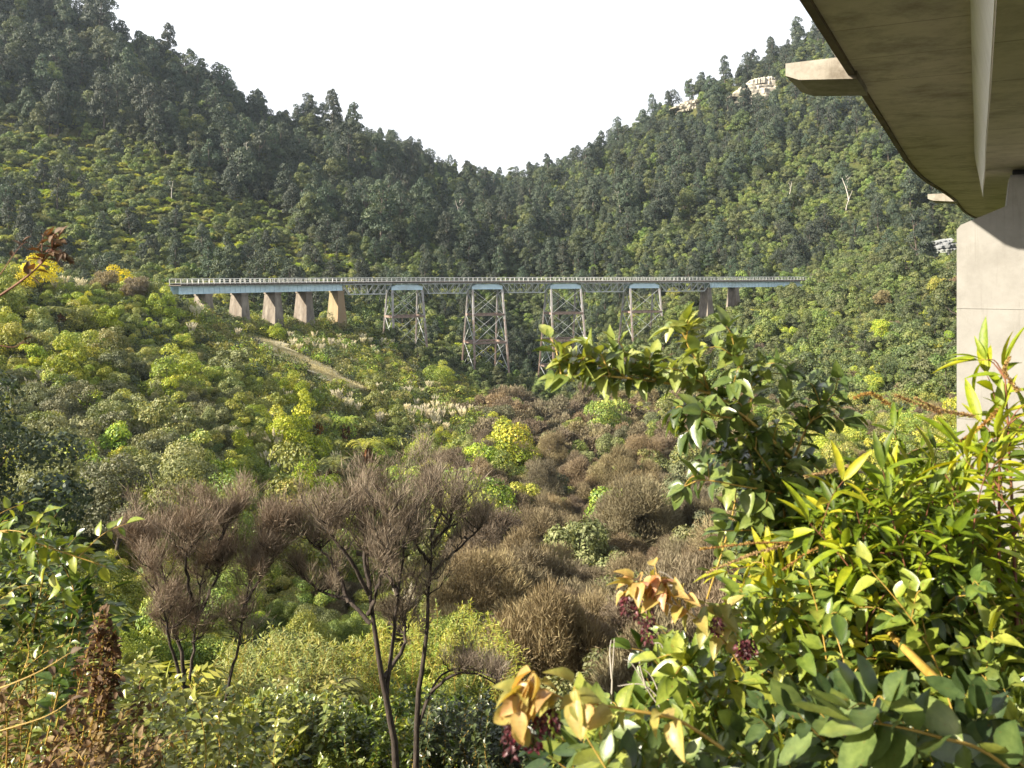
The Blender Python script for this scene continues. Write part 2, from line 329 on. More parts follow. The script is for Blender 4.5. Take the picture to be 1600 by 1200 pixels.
TRK = [(273, 195), (400, 215), (530, 238), (632, 250), (758, 261), (880, 270.5), (1000, 280), (1105, 290), (1262, 312)]
_tp = spline([((p - CX) / F * d, d, 0) for p, d in TRK], 600)
_ts = np.concatenate([[0], np.cumsum(np.linalg.norm(np.diff(_tp, axis=0), axis=1))])
def trk(s):
    p = np.array([np.interp(s, _ts, _tp[:, k]) for k in range(3)]); q = np.array([np.interp(s + 0.5, _ts, _tp[:, k]) for k in range(3)]) - np.array([np.interp(s - 0.5, _ts, _tp[:, k]) for k in range(3)])
    d = q / np.linalg.norm(q); return p, d, np.array([d[1], -d[0], 0.0])     # place, along, towards the camera side
def s_of(px):
    k = CX + F * _tp[:, 0] / _tp[:, 1]; return float(np.interp(px, k, _ts))
LEN = _ts[-1]; Z0 = -1.35                 # top of handrail
ZD = Z0 - 1.15                            # top of sleepers

def ribbon(mb, s0, s1, off, zlo, zhi, th, step=2.0, tone=0.5):
    """a long box that follows the track, off metres to the camera side"""
    ss = np.linspace(s0, s1, max(2, int((s1 - s0) / step) + 1)); V = []
    for s in ss:
        p, d, n = trk(s); c = p + n * off
        for o_, z in ((-th / 2, zlo), (th / 2, zlo), (th / 2, zhi), (-th / 2, zhi)): V.append(c + n * o_ + np.array([0, 0, z]))
    k = len(ss); f = [(4 * i + a, 4 * i + 4 + a, 4 * i + 4 + (a + 1) % 4, 4 * i + (a + 1) % 4) for i in range(k - 1) for a in range(4)]
    f += [(0, 1, 2, 3), (4 * k - 1, 4 * k - 2, 4 * k - 3, 4 * k - 4)]
    mb.add(np.array(V), f, tone)

def build_viaduct():
    p0, d0, n0 = trk(LEN / 2)
    root = empty('railway_viaduct', (p0[0], p0[1], 0))
    tag(root, 'long curved disused railway viaduct of pale blue and grey steel across the gully', 'viaduct')
    inv = -np.array([p0[0], p0[1], 0.0])
    def fin(mb, name, mat, parent=root):
        for k in range(len(mb.v)): mb.v[k] = mb.v[k] + inv
        o = mb.obj(name, mat, root)
        return o
    V3 = lambda p, z: np.array([p[0], p[1], z])
    HW = 2.1
    sA = s_of(273) - 6; sB = s_of(530); sC = s_of(1105); sD = s_of(1262) + 4
    # deck: sleepers and two rails
    mb = MB(); ribbon(mb, sA, sD, 0, ZD - 0.30, ZD - 0.06, 2 * HW + 0.3)
    s = sA
    while s < sD:
        p, d, n = trk(s); R = np.stack([d, n, [0, 0, 1]], 1); mb.box(V3(p, ZD - 0.36), (0.25, 2 * HW + 0.7, 0.2), R); s += 0.75
    fin(mb, 'deck', M['timber'])
    for off in (-0.53, 0.53):
        mb = MB(); ribbon(mb, sA, sD, off, ZD - 0.055, ZD + 0.09, 0.07); fin(mb, 'rail', M['rust'])
    for side in (1, -1):
        mb = MB(); off = side * (HW + 0.05)
        for z, t in ((Z0, 0.14), (Z0 - 0.98, 0.12)): ribbon(mb, sA, sD, off, z - t / 2 - 0.02, z + t / 2, 0.09)
        ribbon(mb, sA, sD, off, Z0 - 0.50, Z0 - 0.44, 0.05)
        s = sA; k = 0
        while s < sD:
            p, d, n = trk(s); q = p + n * off; lean = 0.16 * (1 if k % 2 else -1)
            mb.bar(V3(q, ZD - 0.3), V3(q + d * lean, Z0 - 0.06), 0.10); s += 1.55; k += 1
        fin(mb, 'handrail', M['rail'])
        mb = MB(); ribbon(mb, sA, sD, side * (HW - 0.1), ZD - 0.62, ZD - 0.46, 0.22); fin(mb, 'edge_beam', M['truss'])
    # blue plate girders over the concrete piers
    zt = ZD - 0.64
    for a, b, hgt_l, hgt_r in ((sA, sB, 1.75, 1.75), (sC, sD, 1.75, 1.75)):
        for side in (1, -1):
            mb = MB(); ribbon(mb, a, b - 0.02, side * 1.55, zt - 1.70, zt - 0.02, 0.10)
            ribbon(mb, a, b, side * 1.55, zt - 1.80, zt - 1.70, 0.42); ribbon(mb, a, b, side * 1.55, zt - 0.02, zt + 0.06, 0.42)
            s = a + 0.4
            while s < b:
                p, d, n = trk(s); R = np.stack([d, n, [0, 0, 1]], 1); mb.box(V3(p + n * side * 1.55, zt - 0.86), (0.09, 0.34, 1.66), R); s += 1.55
            fin(mb, 'plate_girder', M['bluepaint'])
    # towers
    caps = [(609, 656), (735, 781), (857, 903), (980, 1025)]
    belts = {0: 1, 1: 2, 2: 4, 3: 1}
    for k, (pa, pb) in enumerate(caps):
        sa, sb = s_of(pa), s_of(pb); sm = (sa + sb) / 2
        # cap girders with sloping shoulders
        for side in (1, -1):
            mb = MB()
            for w_, g in ((0.12, 0.0), (0.40, 0.06)):
                V = []
                pr = [(sa - 0.2, zt - 1.75), (sb + 0.2, zt - 1.75), (sb + 0.2, zt - 0.95), (sb - 1.5, zt - 0.35), (sa + 1.5, zt - 0.35), (sa - 0.2, zt - 0.95)]
                for (ss, z) in pr:
                    p, d, n = trk(ss)
                    for o_ in (-w_ / 2, w_ / 2): V.append(V3(p + n * (side * 1.75 + o_), z))
                V = np.array(V)
                if g == 0.0:
                    mb.add(V, [[0, 2, 4, 6, 8, 10][::-1], [1, 3, 5, 7, 9, 11]]); mb.add(V, [(2 * i, 2 * i + 1, (2 * i + 3) % 12, (2 * i + 2) % 12) for i in range(6)])
                else:
                    for i in range(6):
                        j = (i + 1) % 6; q = V[[2 * i, 2 * i + 1, 2 * j + 1, 2 * j]]; up = q + np.array([0, 0, 0.10 if i in (2, 3, 4) else -0.10])
                        mb.add(np.concatenate([q, up]), [(0, 1, 2, 3), (7, 6, 5, 4), (0, 4, 5, 1), (1, 5, 6, 2), (2, 6, 7, 3), (3, 7, 4, 0)])
            fin(mb, 'cap_girder', M['bluepaint'])
        # four raking legs
        top = {}; bot = {}; ztop = zt - 1.86; foot = {}
        for e, ss in ((0, sa), (1, sb)):
            for side in (-1, 1):
                p, d, n = trk(ss); outd = d * (-1 if e == 0 else 1)
                def pos(z, p=p, n=n, outd=outd, side=side):
                    dz = ztop - z; return V3(p + n * side * (2.1 + dz * 0.155) + outd * dz * 0.028, z)
                zg = ztop
                for it in range(8): q = pos(zg); zg = float(hgt(q[0], q[1])) - 0.3
                zg = max(zg, -41)
                top[e, side] = pos; bot[e, side] = zg
                mb = MB()
                for o_ in (-0.17, 0.17): mb.bar(pos(ztop) + d * o_, pos(zg) + d * o_, 0.14, 0.34)
                z = ztop - 0.8
                while z > zg: mb.bar(pos(z) - d * 0.17, pos(z - 0.4) + d * 0.17, 0.05, 0.28); z -= 0.9
                fin(mb, 'leg', M['steel'])
                mb = MB(); mb.box(pos(zg) + np.array([0, 0, -0.4]), (1.5, 1.5, 1.6)); fin(mb, 'footing', M['masonry'])
        levels = [ztop - 0.2] + [-12.9 - 8.6 * i for i in range(belts[k])]
        for z in levels[1:]:
            mb = MB(); zz = [bot[c] for c in bot]
            for a, b in (((0, -1), (0, 1)), ((1, -1), (1, 1)), ((0, -1), (1, -1)), ((0, 1), (1, 1))):
                if bot[a] < z and bot[b] < z:
                    mb.bar(top[a](z), top[b](z), 0.30, 0.62)
            if mb.v: fin(mb, 'cross_beam', M['rust'])
        lv = levels + [-12.9 - 8.6 * belts[k]]
        for e in (0, 1):                                 # crossed bracing in each bent
            for i in range(len(lv) - 1):
                zl = lv[i + 1]; a, b = (e, -1), (e, 1)
                mb = MB()
                za, zb = max(zl, bot[a]), max(zl, bot[b])
                if za > lv[i] - 1.5: continue
                mb.bar(top[a](lv[i]), top[b](zb), 0.16); mb.bar(top[b](lv[i]), top[a](za), 0.16)
                fin(mb, 'cross_bracing', M['truss'])
        for side in (-1, 1):                             # thin tie rods between the bents
            for i in range(len(lv) - 1):
                a, b = (0, side), (1, side); za, zb = max(lv[i + 1], bot[a]), max(lv[i + 1], bot[b])
                if za > lv[i] - 1.5: continue
                mb = MB(); mb.bar(top[a](lv[i]), top[b](zb), 0.10); mb.bar(top[b](lv[i]), top[a](za), 0.10)
                fin(mb, 'tie_rod', M['truss'])
    # lattice truss spans
    sp = [(sB, s_of(609)), (s_of(656), s_of(735)), (s_of(781), s_of(857)), (s_of(903), s_of(980)), (s_of(1025), sC)]
    zc, zb = zt - 0.10, zt - 2.95
    for a, b in sp:
        for side in (1, -1):
            mb = MB(); n_ = 8; ss = np.linspace(a + 0.15, b - 0.15, n_ + 1); off = side * 1.85
            Q = [trk(x) for x in ss]; T_ = [V3(p + n * off, zc) for p, d, n in Q]; B_ = [V3(p + n * off, zb) for p, d, n in Q]
            ribbon(mb, a + 0.1, b - 0.1, off, zc - 0.13, zc + 0.13, 0.26); ribbon(mb, ss[1] - 0.2, ss[-2] + 0.2, off, zb - 0.13, zb + 0.13, 0.26)
            for i in range(n_ + 1):
                if 0 < i < n_: mb.bar(T_[i], B_[i], 0.13)
            for i in range(n_):
                if i == 0: mb.bar(T_[0], B_[1], 0.20)
                elif i == n_ - 1: mb.bar(B_[i], T_[n_], 0.20)
                elif i < n_ / 2: mb.bar(T_[i], B_[i + 1], 0.15)
                else: mb.bar(B_[i], T_[i + 1], 0.15)
            fin(mb, 'lattice_truss', M['truss'])
        mb = MB()
        for x in ss[1:-1]:
            p, d, n = trk(x); mb.bar(V3(p - n * 1.8, zb), V3(p + n * 1.8, zb), 0.14); mb.bar(V3(p - n * 1.8, zb), V3(p + n * 1.8, zc), 0.09)
        fin(mb, 'cross_frame', M['truss'])
    # concrete piers, battered on every side
    for px in (318, 374, 426, 475, 526, 1103, 1146):
        p, d, n = trk(s_of(px)); h = float(hgt(p[0], p[1])) - 1.5; zt_ = zt - 1.84; mb = MB(); right = px > 1000
        wt, tt = (2.1, 0.95) if not right else (2.0, 0.7)
        dz = zt_ - h; V = []
        for z, w_, t_ in ((h, wt + dz * 0.075, tt + dz * 0.07), (zt_ - 0.5, wt, tt)):
            for i, j in ((-1, -1), (1, -1), (1, 1), (-1, 1)): V.append(V3(p + d * i * t_ + n * j * w_, z))
        mb.add(V, [(0, 1, 5, 4), (1, 2, 6, 5), (2, 3, 7, 6), (3, 0, 4, 7), (4, 5, 6, 7), (3, 2, 1, 0)])
        mb.box(V3(p, zt_ - 0.245), (2 * tt + 0.3, 2 * wt + 0.3, 0.49), np.stack([d, n, [0, 0, 1]], 1))
        o = fin(mb, 'pier', M['rust_mason'] if px == 526 else M['masonry'])
        if px == 526: o['label'] = 'pier with a broad ochre stain'
build_viaduct()

# ------------------------------------------------------------------ the new concrete viaduct overhead
def conc_mat(name, a, b, stain, dark, boards=True):
    m, nt, bs = nodes(name); L = nt.links
    g = nt.nodes.new('ShaderNodeNewGeometry'); n1 = N(nt, 'ShaderNodeTexNoise', Scale=1.1, Detail=9, Roughness=0.65); L.new(g.outputs['Position'], n1.inputs['Vector'])
    r = nt.nodes.new('ShaderNodeValToRGB'); r.color_ramp.elements[0].position = 0.3; r.color_ramp.elements[1].position = 0.7
    r.color_ramp.elements[0].color = rgba(a); r.color_ramp.elements[1].color = rgba(b); L.new(n1.outputs['Fac'], r.inputs['Fac'])
    n2 = N(nt, 'ShaderNodeTexNoise', Scale=0.45, Detail=6, Roughness=0.75); L.new(g.outputs['Position'], n2.inputs['Vector'])
    r2 = nt.nodes.new('ShaderNodeValToRGB'); r2.color_ramp.elements[0].position = 0.48; r2.color_ramp.elements[1].position = 0.72; L.new(n2.outputs['Fac'], r2.inputs['Fac'])
    f = N(nt, 'ShaderNodeMath', _operation='MULTIPLY'); f.inputs[1].default_value = dark; L.new(r2.outputs['Color'], f.inputs[0])
    c = mixc(nt, f.outputs[0], r.outputs['Color'], stain)
    tc = nt.nodes.new('ShaderNodeTexCoord')
    mp = nt.nodes.new('ShaderNodeMapping'); mp.inputs['Scale'].default_value = (0.35, 0.35, 0.35) if boards else (1.8, 1.8, 0.12); L.new(tc.outputs['Object'], mp.inputs['Vector'])
    n3 = N(nt, 'ShaderNodeTexNoise', Scale=3.0, Detail=5, Roughness=0.7); L.new(mp.outputs[0], n3.inputs['Vector'])
    r3 = nt.nodes.new('ShaderNodeValToRGB'); r3.color_ramp.elements[0].position = 0.55; r3.color_ramp.elements[1].position = 0.8; L.new(n3.outputs['Fac'], r3.inputs['Fac'])
    f3 = N(nt, 'ShaderNodeMath', _operation='MULTIPLY'); f3.inputs[1].default_value = 0.7; L.new(r3.outputs['Color'], f3.inputs[0])
    c = mixc(nt, f3.outputs[0], c, stain)
    if boards:                                          # formwork board joints and cross joints
        wv = N(nt, 'ShaderNodeTexWave', Scale=0.10, Distortion=0.2, Detail=3); wv.wave_profile = 'SAW'; mq = nt.nodes.new('ShaderNodeMapping'); mq.inputs['Rotation'].default_value = (0, 0, math.radians(-60.6)); L.new(g.outputs['Position'], mq.inputs['Vector']); L.new(mq.outputs[0], wv.inputs['Vector'])
        rw = nt.nodes.new('ShaderNodeValToRGB'); rw.color_ramp.elements[0].position = 0.0; rw.color_ramp.elements[0].color = (0.85, 0.85, 0.85, 1); rw.color_ramp.elements[1].position = 0.03; rw.color_ramp.elements[1].color = (0, 0, 0, 1); L.new(wv.outputs['Fac'], rw.inputs['Fac'])
        c = mixc(nt, rw.outputs['Color'], c, stain)
    L.new(c, bs.inputs['Base Color']); bs.inputs['Roughness'].default_value = 0.85
    n4 = N(nt, 'ShaderNodeTexNoise', Scale=14, Detail=8, Roughness=0.7); L.new(g.outputs['Position'], n4.inputs['Vector'])
    bp = N(nt, 'ShaderNodeBump', Strength=0.35, Distance=0.02); L.new(n4.outputs['Fac'], bp.inputs['Height']); L.new(bp.outputs[0], bs.inputs['Normal'])
    return m
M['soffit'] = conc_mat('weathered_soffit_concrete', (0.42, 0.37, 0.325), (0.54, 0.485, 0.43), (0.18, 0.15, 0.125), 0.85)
M['web'] = conc_mat('lit_tone_web_concrete', (0.78, 0.77, 0.78), (0.86, 0.85, 0.86), (0.62, 0.60, 0.58), 0.25)  # brightness of a lit face is put into the web's near-white colour
M['fascia'] = conc_mat('dark_stained_edge_concrete', (0.06, 0.042, 0.025), (0.12, 0.085, 0.05), (0.03, 0.022, 0.014), 0.7)
M['stained'] = conc_mat('stained_bracket_concrete', (0.22, 0.20, 0.165), (0.30, 0.28, 0.24), (0.09, 0.075, 0.055), 0.9, False)
M['pierconc'] = conc_mat('pale_pier_concrete', (0.20, 0.195, 0.182), (0.255, 0.25, 0.235), (0.14, 0.133, 0.117), 0.45, False)
M['black'] = surface('rubber_bearing', (0.01, 0.01, 0.01), (0.03, 0.03, 0.03), 5, 0.7, 0)

def build_overbridge():
    root = empty('concrete_viaduct', (21.5, 37.0, -18)); rl = np.array([21.5, 37.0, -18.0])
    tag(root, 'modern concrete road-style viaduct passing overhead on a pale pier at right', 'viaduct')
    root['label'] = 'modern concrete viaduct passing overhead on a tall pale pier at right'
    def fin(mb, name, mat):
        for k in range(len(mb.v)): mb.v[k] = mb.v[k] - rl
        return mb.obj(name, mat, root)
    # edge line of the slab, measured towards the pier and beyond, curving right
    E = [(-6.4, -4.7), (0.2, 7.0), (6.55, 18.3), (14.0, 31.6), (24.3, 49.7), (35.0, 66.0), (46.8, 85.0), (61.5, 105.0), (78, 125)]
    P = spline([(x, y, 0) for x, y in E], 90); T = unit(np.gradient(P, axis=0)); R_ = np.stack([T[:, 1], -T[:, 0], T[:, 0] * 0], 1)
    ZS = 6.0
    def sweep(sec, name, mat, P=P, R_=R_, close=True, sl=slice(None)):
        P_, Q_ = P[sl], R_[sl]; k = len(sec); V = np.concatenate([(P_ + Q_ * o)[:, None] + np.array([0, 0, z]) for o, z in sec], 1).reshape(-1, 3)
        n = len(P_); f = [(i * k + a, i * k + (a + 1) % k, (i + 1) * k + (a + 1) % k, (i + 1) * k + a) for i in range(n - 1) for a in range(k)]
        mb = MB(); mb.add(V, f); mb.add(V[:k], [list(range(k))]); mb.add(V[-k:], [list(range(k))[::-1]])
        return fin(mb, name, mat)
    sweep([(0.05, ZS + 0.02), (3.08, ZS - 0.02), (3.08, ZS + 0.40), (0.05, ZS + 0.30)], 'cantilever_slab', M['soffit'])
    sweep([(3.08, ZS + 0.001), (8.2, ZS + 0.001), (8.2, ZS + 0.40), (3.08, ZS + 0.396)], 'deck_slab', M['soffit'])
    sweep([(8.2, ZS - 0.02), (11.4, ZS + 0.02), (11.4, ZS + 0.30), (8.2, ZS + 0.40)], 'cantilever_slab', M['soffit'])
    sweep([(-0.14, ZS - 0.10), (0.048, ZS - 0.10), (0.048, ZS + 1.25), (-0.14, ZS + 1.25)], 'parapet', M['fascia'])
    sweep([(11.4, ZS - 0.10), (11.6, ZS - 0.10), (11.6, ZS + 1.25), (11.4, ZS + 1.25)], 'parapet', M['fascia'])
    # box girder: web with its lit brightness in the colour, and soffit
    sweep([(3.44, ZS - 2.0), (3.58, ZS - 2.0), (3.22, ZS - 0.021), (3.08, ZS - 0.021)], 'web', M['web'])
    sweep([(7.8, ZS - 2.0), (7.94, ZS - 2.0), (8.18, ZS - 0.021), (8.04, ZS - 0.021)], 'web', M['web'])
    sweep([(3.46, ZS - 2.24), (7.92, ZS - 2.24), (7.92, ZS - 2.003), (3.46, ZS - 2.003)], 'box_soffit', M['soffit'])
    # mast brackets standing out from the edge
    for (px, py, L_) in ((1342, 132, 2.7), (1478, 312, 2.7)):
        yy = ZS * F / (HY - py) ; i = int(np.argmin(np.abs(P[:, 1] - yy))); t = T[i]; n = -R_[i]; c = P[i]
        V = []
        for s in (-L_ / 2, L_ / 2):
            for o_, z in ((-0.1, ZS - 0.10), (1.55, ZS + 0.05), (1.95, ZS + 0.22), (1.95, ZS + 0.60), (-0.1, ZS + 0.60)): V.append(c + t * s + n * o_ + np.array([0, 0, z - 0.12]))
        mb = MB(); mb.add(V, [(0, 1, 2, 3, 4), (9, 8, 7, 6, 5)]); mb.add(V, [(a, a + 5, (a + 1) % 5 + 5, (a + 1) % 5) for a in range(5)])
        fin(mb, 'mast_bracket', M['stained'])
    # bearings and the pier
    i = int(np.argmin(np.abs(P[:, 1] - 33.2))); c = P[i]; t = T[i]; n = R_[i]
    zp = ZS - 2.26
    prof = [(2.55, -30), (2.55, zp - 2.15), (2.68, zp - 1.98), (4.1, zp - 1.35), (4.2, zp - 0.36), (7.4, zp - 0.36), (7.5, zp - 1.35), (9.2, zp - 1.98), (9.35, zp - 2.15), (9.35, -30)]
    V = []
    for s in (-1.1, 1.1):
        for o_, z in prof: V.append(c + t * s + n * o_ + np.array([0, 0, z]))
    k = len(prof); mb = MB(); mb.add(V, [list(range(k))[::-1], list(range(k, 2 * k))]); mb.add(V, [(a, (a + 1) % k, (a + 1) % k + k, a + k) for a in range(k)])
    for z in (zp - 5.0, zp - 9.0, zp - 13.0):
        mb.bar(c + n * 2.535 - t * 1.112 + [0, 0, z], c + n * 9.36 - t * 1.112 + [0, 0, z], 0.02, 0.03)
    fin(mb, 'pier', M['pierconc'])
    for o_ in (4.6, 6.9):
        mb = MB(); mb.box(c + n * o_ + np.array([0, 0, zp - 0.27]), (0.7, 0.7, 0.18), np.stack([t, n, [0, 0, 1]], 1)); fin(mb, 'bearing_plinth', M['pierconc'])
        mb = MB(); mb.box(c + n * o_ + np.array([0, 0, zp - 0.09]), (0.55, 0.55, 0.176), np.stack([t, n, [0, 0, 1]], 1)); fin(mb, 'bearing', M['black'])
build_overbridge()

# ------------------------------------------------------------------ plant prototypes (meshes only)
def lobes(r, n, w, h, z0, rl, top=0.5):
    """lobe centres on an uneven dome of width w and height h"""
    a = r.rand(n) * 2 * np.pi; q = np.sqrt(r.rand(n)); zz = r.rand(n)
    c = np.stack([np.cos(a) * q * w / 2 * (1 - rl), np.sin(a) * q * w / 2 * (1 - rl), z0 + h * (zz * (1 - q ** 2 * top))], 1)
    return c, w / 2 * rl * r.uniform(0.7, 1.35, n) * 1.3

def puff(mb, r, C, R, per, leaf, asp=0.6, flat=0.75, jit=0.42, mi=0, ratio=None, upbias=0.25, droop=0.0, tlo=0.0):
    """leaf cards over the outsides of the lobes, keeping gaps"""
    for c, rad in zip(C, R):
        n = max(6, int(per * (rad / np.mean(R)) ** 2)); d = rsph(n, r); d[:, 2] = np.abs(d[:, 2] + upbias) - 0.35 * (d[:, 2] < -0.3)
        d = unit(d); rr = rad * (0.72 + 0.34 * r.rand(n)) ** 1
        p = c + d * rr[:, None] * np.array([1, 1, flat])
        ins = np.zeros(n, bool)
        for c2, r2 in zip(C, R):
            if c2 is not c: ins |= np.linalg.norm((p - c2) / [1, 1, flat], axis=1) < r2 * 0.70
        p, d = p[~ins], d[~ins]; n = len(p)
        if n == 0: continue
        nn = unit(d + r.normal(size=(n, 3)) * jit); dr = unit(np.cross(nn, r.normal(size=(n, 3))) + np.array([0, 0, -droop]))
        lt = r.uniform(0.15, 0.75); t = np.clip(tlo + lt + r.normal(size=n) * 0.22, 0, 1)
        s = leaf * r.uniform(0.6, 1.4, n)
        mb.cards(p, dr, nn, s, s * asp, t, mi)

def wobble_trunk(mb, r, h, rad, lean=0.08, mi=0, sides=6, limbs=4, spread=0.35, z0=-0.6):
    pts = [np.array([0, 0, z0])]; d = np.array([r.normal() * lean, r.normal() * lean, 1.0])
    for i in range(5): d = d + np.array([r.normal() * lean, r.normal() * lean, 0]); pts.append(pts[-1] + unit(d) * (h - z0) / 5)
    pts = np.array(pts); mb.tube(pts, np.linspace(rad, rad * 0.35, 6), sides, 0.5, mi)
    for k in range(limbs):
        i = r.randint(2, 5); a = r.rand() * 6.28; e = pts[i] + np.array([math.cos(a) * h * spread, math.sin(a) * h * spread, h * r.uniform(0.12, 0.3)])
        m_ = (pts[i] + e) / 2 + [0, 0, -h * 0.03]; mb.tube([pts[i], m_, e], [rad * 0.45, rad * 0.3, rad * 0.1], 5, 0.5, mi)

def proto_forest(seed, q=1.0):
    r = np.random.RandomState(seed); C = MB(); T = MB(); H = r.uniform(12, 18); w = r.uniform(5.5, 8.5)
    n = 26; C0, R0 = [], []
    for i in range(n):
        f = (i + r.rand()) / n; z = H * (0.30 + 0.66 * f); prof = math.sin(min(1, (1 - f) * 1.25 + 0.12) * 1.5) * (0.85 + 0.3 * r.rand())
        a = r.rand() * 6.28; o = w / 2 * prof * r.uniform(0.25, 0.85)
        C0.append((math.cos(a) * o, math.sin(a) * o, z)); R0.append(w * r.uniform(0.15, 0.25) * (0.55 + 0.6 * prof))
    puff(C, r, np.array(C0), np.array(R0), int(150 * q), 0.52 / math.sqrt(q), 0.5, 1.0, 0.45, upbias=0.1, droop=0.7)
    wobble_trunk(T, r, H * 0.9, 0.34, 0.05, limbs=6, spread=0.16); return C, T, H
def proto_round(seed, q=1.0, leaf=0.26, w=None, squash=1.0):
    r = np.random.RandomState(seed); C = MB(); T = MB(); w = w or r.uniform(3.6, 5.4); h = w * r.uniform(0.55, 0.8) * squash
    c, R = lobes(r, 22, w, h * 1.15, h * 0.25, 0.27, 0.35); c[:, :2] *= np.array([r.uniform(0.8, 1.25), r.uniform(0.8, 1.25)]); c[:, 2] += r.normal(size=22) * 0.12 * h
    puff(C, r, c, R, int(215 * q), leaf, 0.6, 0.85, 0.42)
    wobble_trunk(T, r, h * 0.9, 0.10, 0.1, limbs=5, spread=0.3); return C, T, h * 1.4
def proto_tall(seed, q=1.0, leaf=0.3):
    r = np.random.RandomState(seed); C = MB(); T = MB(); H = r.uniform(6.5, 9.5); w = r.uniform(4.5, 6.5)
    c, R = lobes(r, 26, w, H * 0.62, H * 0.32, 0.27, 0.5)
    puff(C, r, c, R, int(180 * q), leaf, 0.6, 0.8, 0.42)
    wobble_trunk(T, r, H * 0.8, 0.16, 0.08, limbs=6, spread=0.22); return C, T, H
def frond(mb, r, a, L, rise, tone, mi=0, pairs=13, w=0.55, z0=0, c0=(0, 0)):
    t = np.linspace(0, 1, pairs + 1); rad = L * (t * 0.95); z = z0 + rise * L * np.sin(t * 2.2) * 0.62 - 0.38 * L * t ** 3
    ca, sa = math.cos(a), math.sin(a); P = np.stack([c0[0] + ca * rad, c0[1] + sa * rad, z], 1); tn = unit(np.gradient(P, axis=0))
    mb.tube(P, np.linspace(0.035, 0.008, len(P)), 3, tone * 0.6, mi)
    side = np.array([-sa, ca, 0.0]); nn = unit(np.cross(tn, side))
    wd = w * L * 0.5 * np.sin(np.clip(t * 0.9 + 0.12, 0, 1) * np.pi) ** 0.8
    for s in (1, -1):
        d = side * s * 0.9 + tn * 0.45 - np.array([0, 0, 0.18]); l = wd * r.uniform(0.85, 1.1, len(P))
        mb.cards(P + unit(d) * (l / 2)[:, None], d, nn + r.normal(size=P.shape) * 0.15, l, L / pairs * 0.78, np.clip(tone + r.normal(size=len(P)) * 0.08, 0, 1), mi)
def proto_fern(seed, h=None, pairs=13, skirt=False):
    r = np.random.RandomState(seed); C = MB(); T = MB(); h = h if h is not None else r.uniform(1.4, 3.6); n = r.randint(15, 21)
    for i in range(n): frond(C, r, i / n * 6.283 + r.normal() * 0.12, r.uniform(2.1, 2.8), r.uniform(0.35, 0.85), r.uniform(0.35, 0.9), pairs=pairs, z0=h)
    for i in range(5): frond(C, r, r.rand() * 6.28, r.uniform(1.2, 1.6), 1.35, r.uniform(0.5, 1.0), pairs=9, z0=h)
    wobble_trunk(T, r, h, 0.16, 0.03, limbs=0)
    if skirt:
        K = 90; a = r.rand(K) * 6.28; q = r.uniform(0.15, 0.6, K); z = h - r.uniform(0.3, 1.9, K)
        p = np.stack([np.cos(a) * q, np.sin(a) * q, z], 1); d = np.stack([np.cos(a) * 0.15, np.sin(a) * 0.15, -np.ones(K)], 1)
        S = MB(); S.cards(p, d, unit(np.stack([np.cos(a), np.sin(a), a * 0], 1) + r.normal(size=(K, 3)) * 0.4), r.uniform(0.9, 1.6, K), 0.16, r.rand(K)); return C, T, S
    return C, T, h + 1
def proto_manuka(seed, q=1.0, w=None, strand=0.32, thin=0.085):
    """brown fine-twigged bush: thousands of upright thin sprays fanning from short limbs"""
    r = np.random.RandomState(seed); C = MB(); T = MB(); w = w or r.uniform(3.2, 4.8); h = w * r.uniform(0.75, 1.0)
    c, R = lobes(r, 20, w, h * 0.75, h * 0.28, 0.30)
    for cc, rad in zip(c, R):
        n = int(230 * q); d = rsph(n, r); d[:, 2] = np.abs(d[:, 2]) * 0.9 - 0.15; d = unit(d); p = cc + d * (rad * r.uniform(0.5, 1.0, n))[:, None] * [1, 1, 1.1]
        dr = unit(d * 0.7 + np.array([0, 0, 0.55]) + r.normal(size=(n, 3)) * 0.42); nn = unit(d + r.normal(size=(n, 3)) * 0.45)
        lt = r.uniform(0.2, 0.75); l = strand * r.uniform(0.6, 1.5, n)
        C.cards(p, dr, nn, l, thin * r.uniform(0.6, 1.6, n), np.clip(lt + r.normal(size=n) * 0.2, 0, 1))
    wobble_trunk(T, r, h * 0.7, 0.09, 0.12, limbs=8, spread=0.3); return C, T, h
def proto_pampas(seed, n_pl=14):
    r = np.random.RandomState(seed); C = MB(); Pm = MB(); n = 110
    a = r.rand(n) * 6.28; L = r.uniform(1.2, 2.2, n); bend = r.uniform(0.5, 1.2, n)
    for k in range(n):
        t = np.linspace(0, 1, 5); x = L[k] * t * (0.25 + 0.55 * t * bend[k]); z = L[k] * (t - 0.45 * bend[k] * t ** 2.4)
        P = np.stack([np.cos(a[k]) * x, np.sin(a[k]) * x, z], 1); s = np.array([-math.sin(a[k]), math.cos(a[k]), 0]) * 0.022
        V = np.stack([P - s * (1.1 - t)[:, None], P + s * (1.1 - t)[:, None]], 1).reshape(-1, 3)
        C.add(V, [(2 * i, 2 * i + 1, 2 * i + 3, 2 * i + 2) for i in range(4)], r.rand())
    for k in range(n_pl):
        aa = r.rand() * 6.28; l = r.uniform(1.7, 2.9); ln = r.uniform(0.1, 0.35); tip = np.array([math.cos(aa) * l * ln, math.sin(aa) * l * ln, l]); ax = unit(tip)
        C.tube([np.zeros(3), tip], [0.015, 0.008], 3, 0.8)
        m = 46; t = r.rand(m); q = rsph(m, r) * 0.10 * np.sin(np.clip(t + 0.1, 0, 1) * 2.9)[:, None]; p = tip + ax * (t * 0.75 - 0.2)[:, None] + q + np.array([math.cos(aa), math.sin(aa), 0]) * (t ** 2 * 0.14)[:, None]
        Pm.cards(p, unit(ax + r.normal(size=(m, 3)) * 0.25), rsph(m, r), 0.26, 0.075, r.rand(m))
    return C, Pm, 2.4
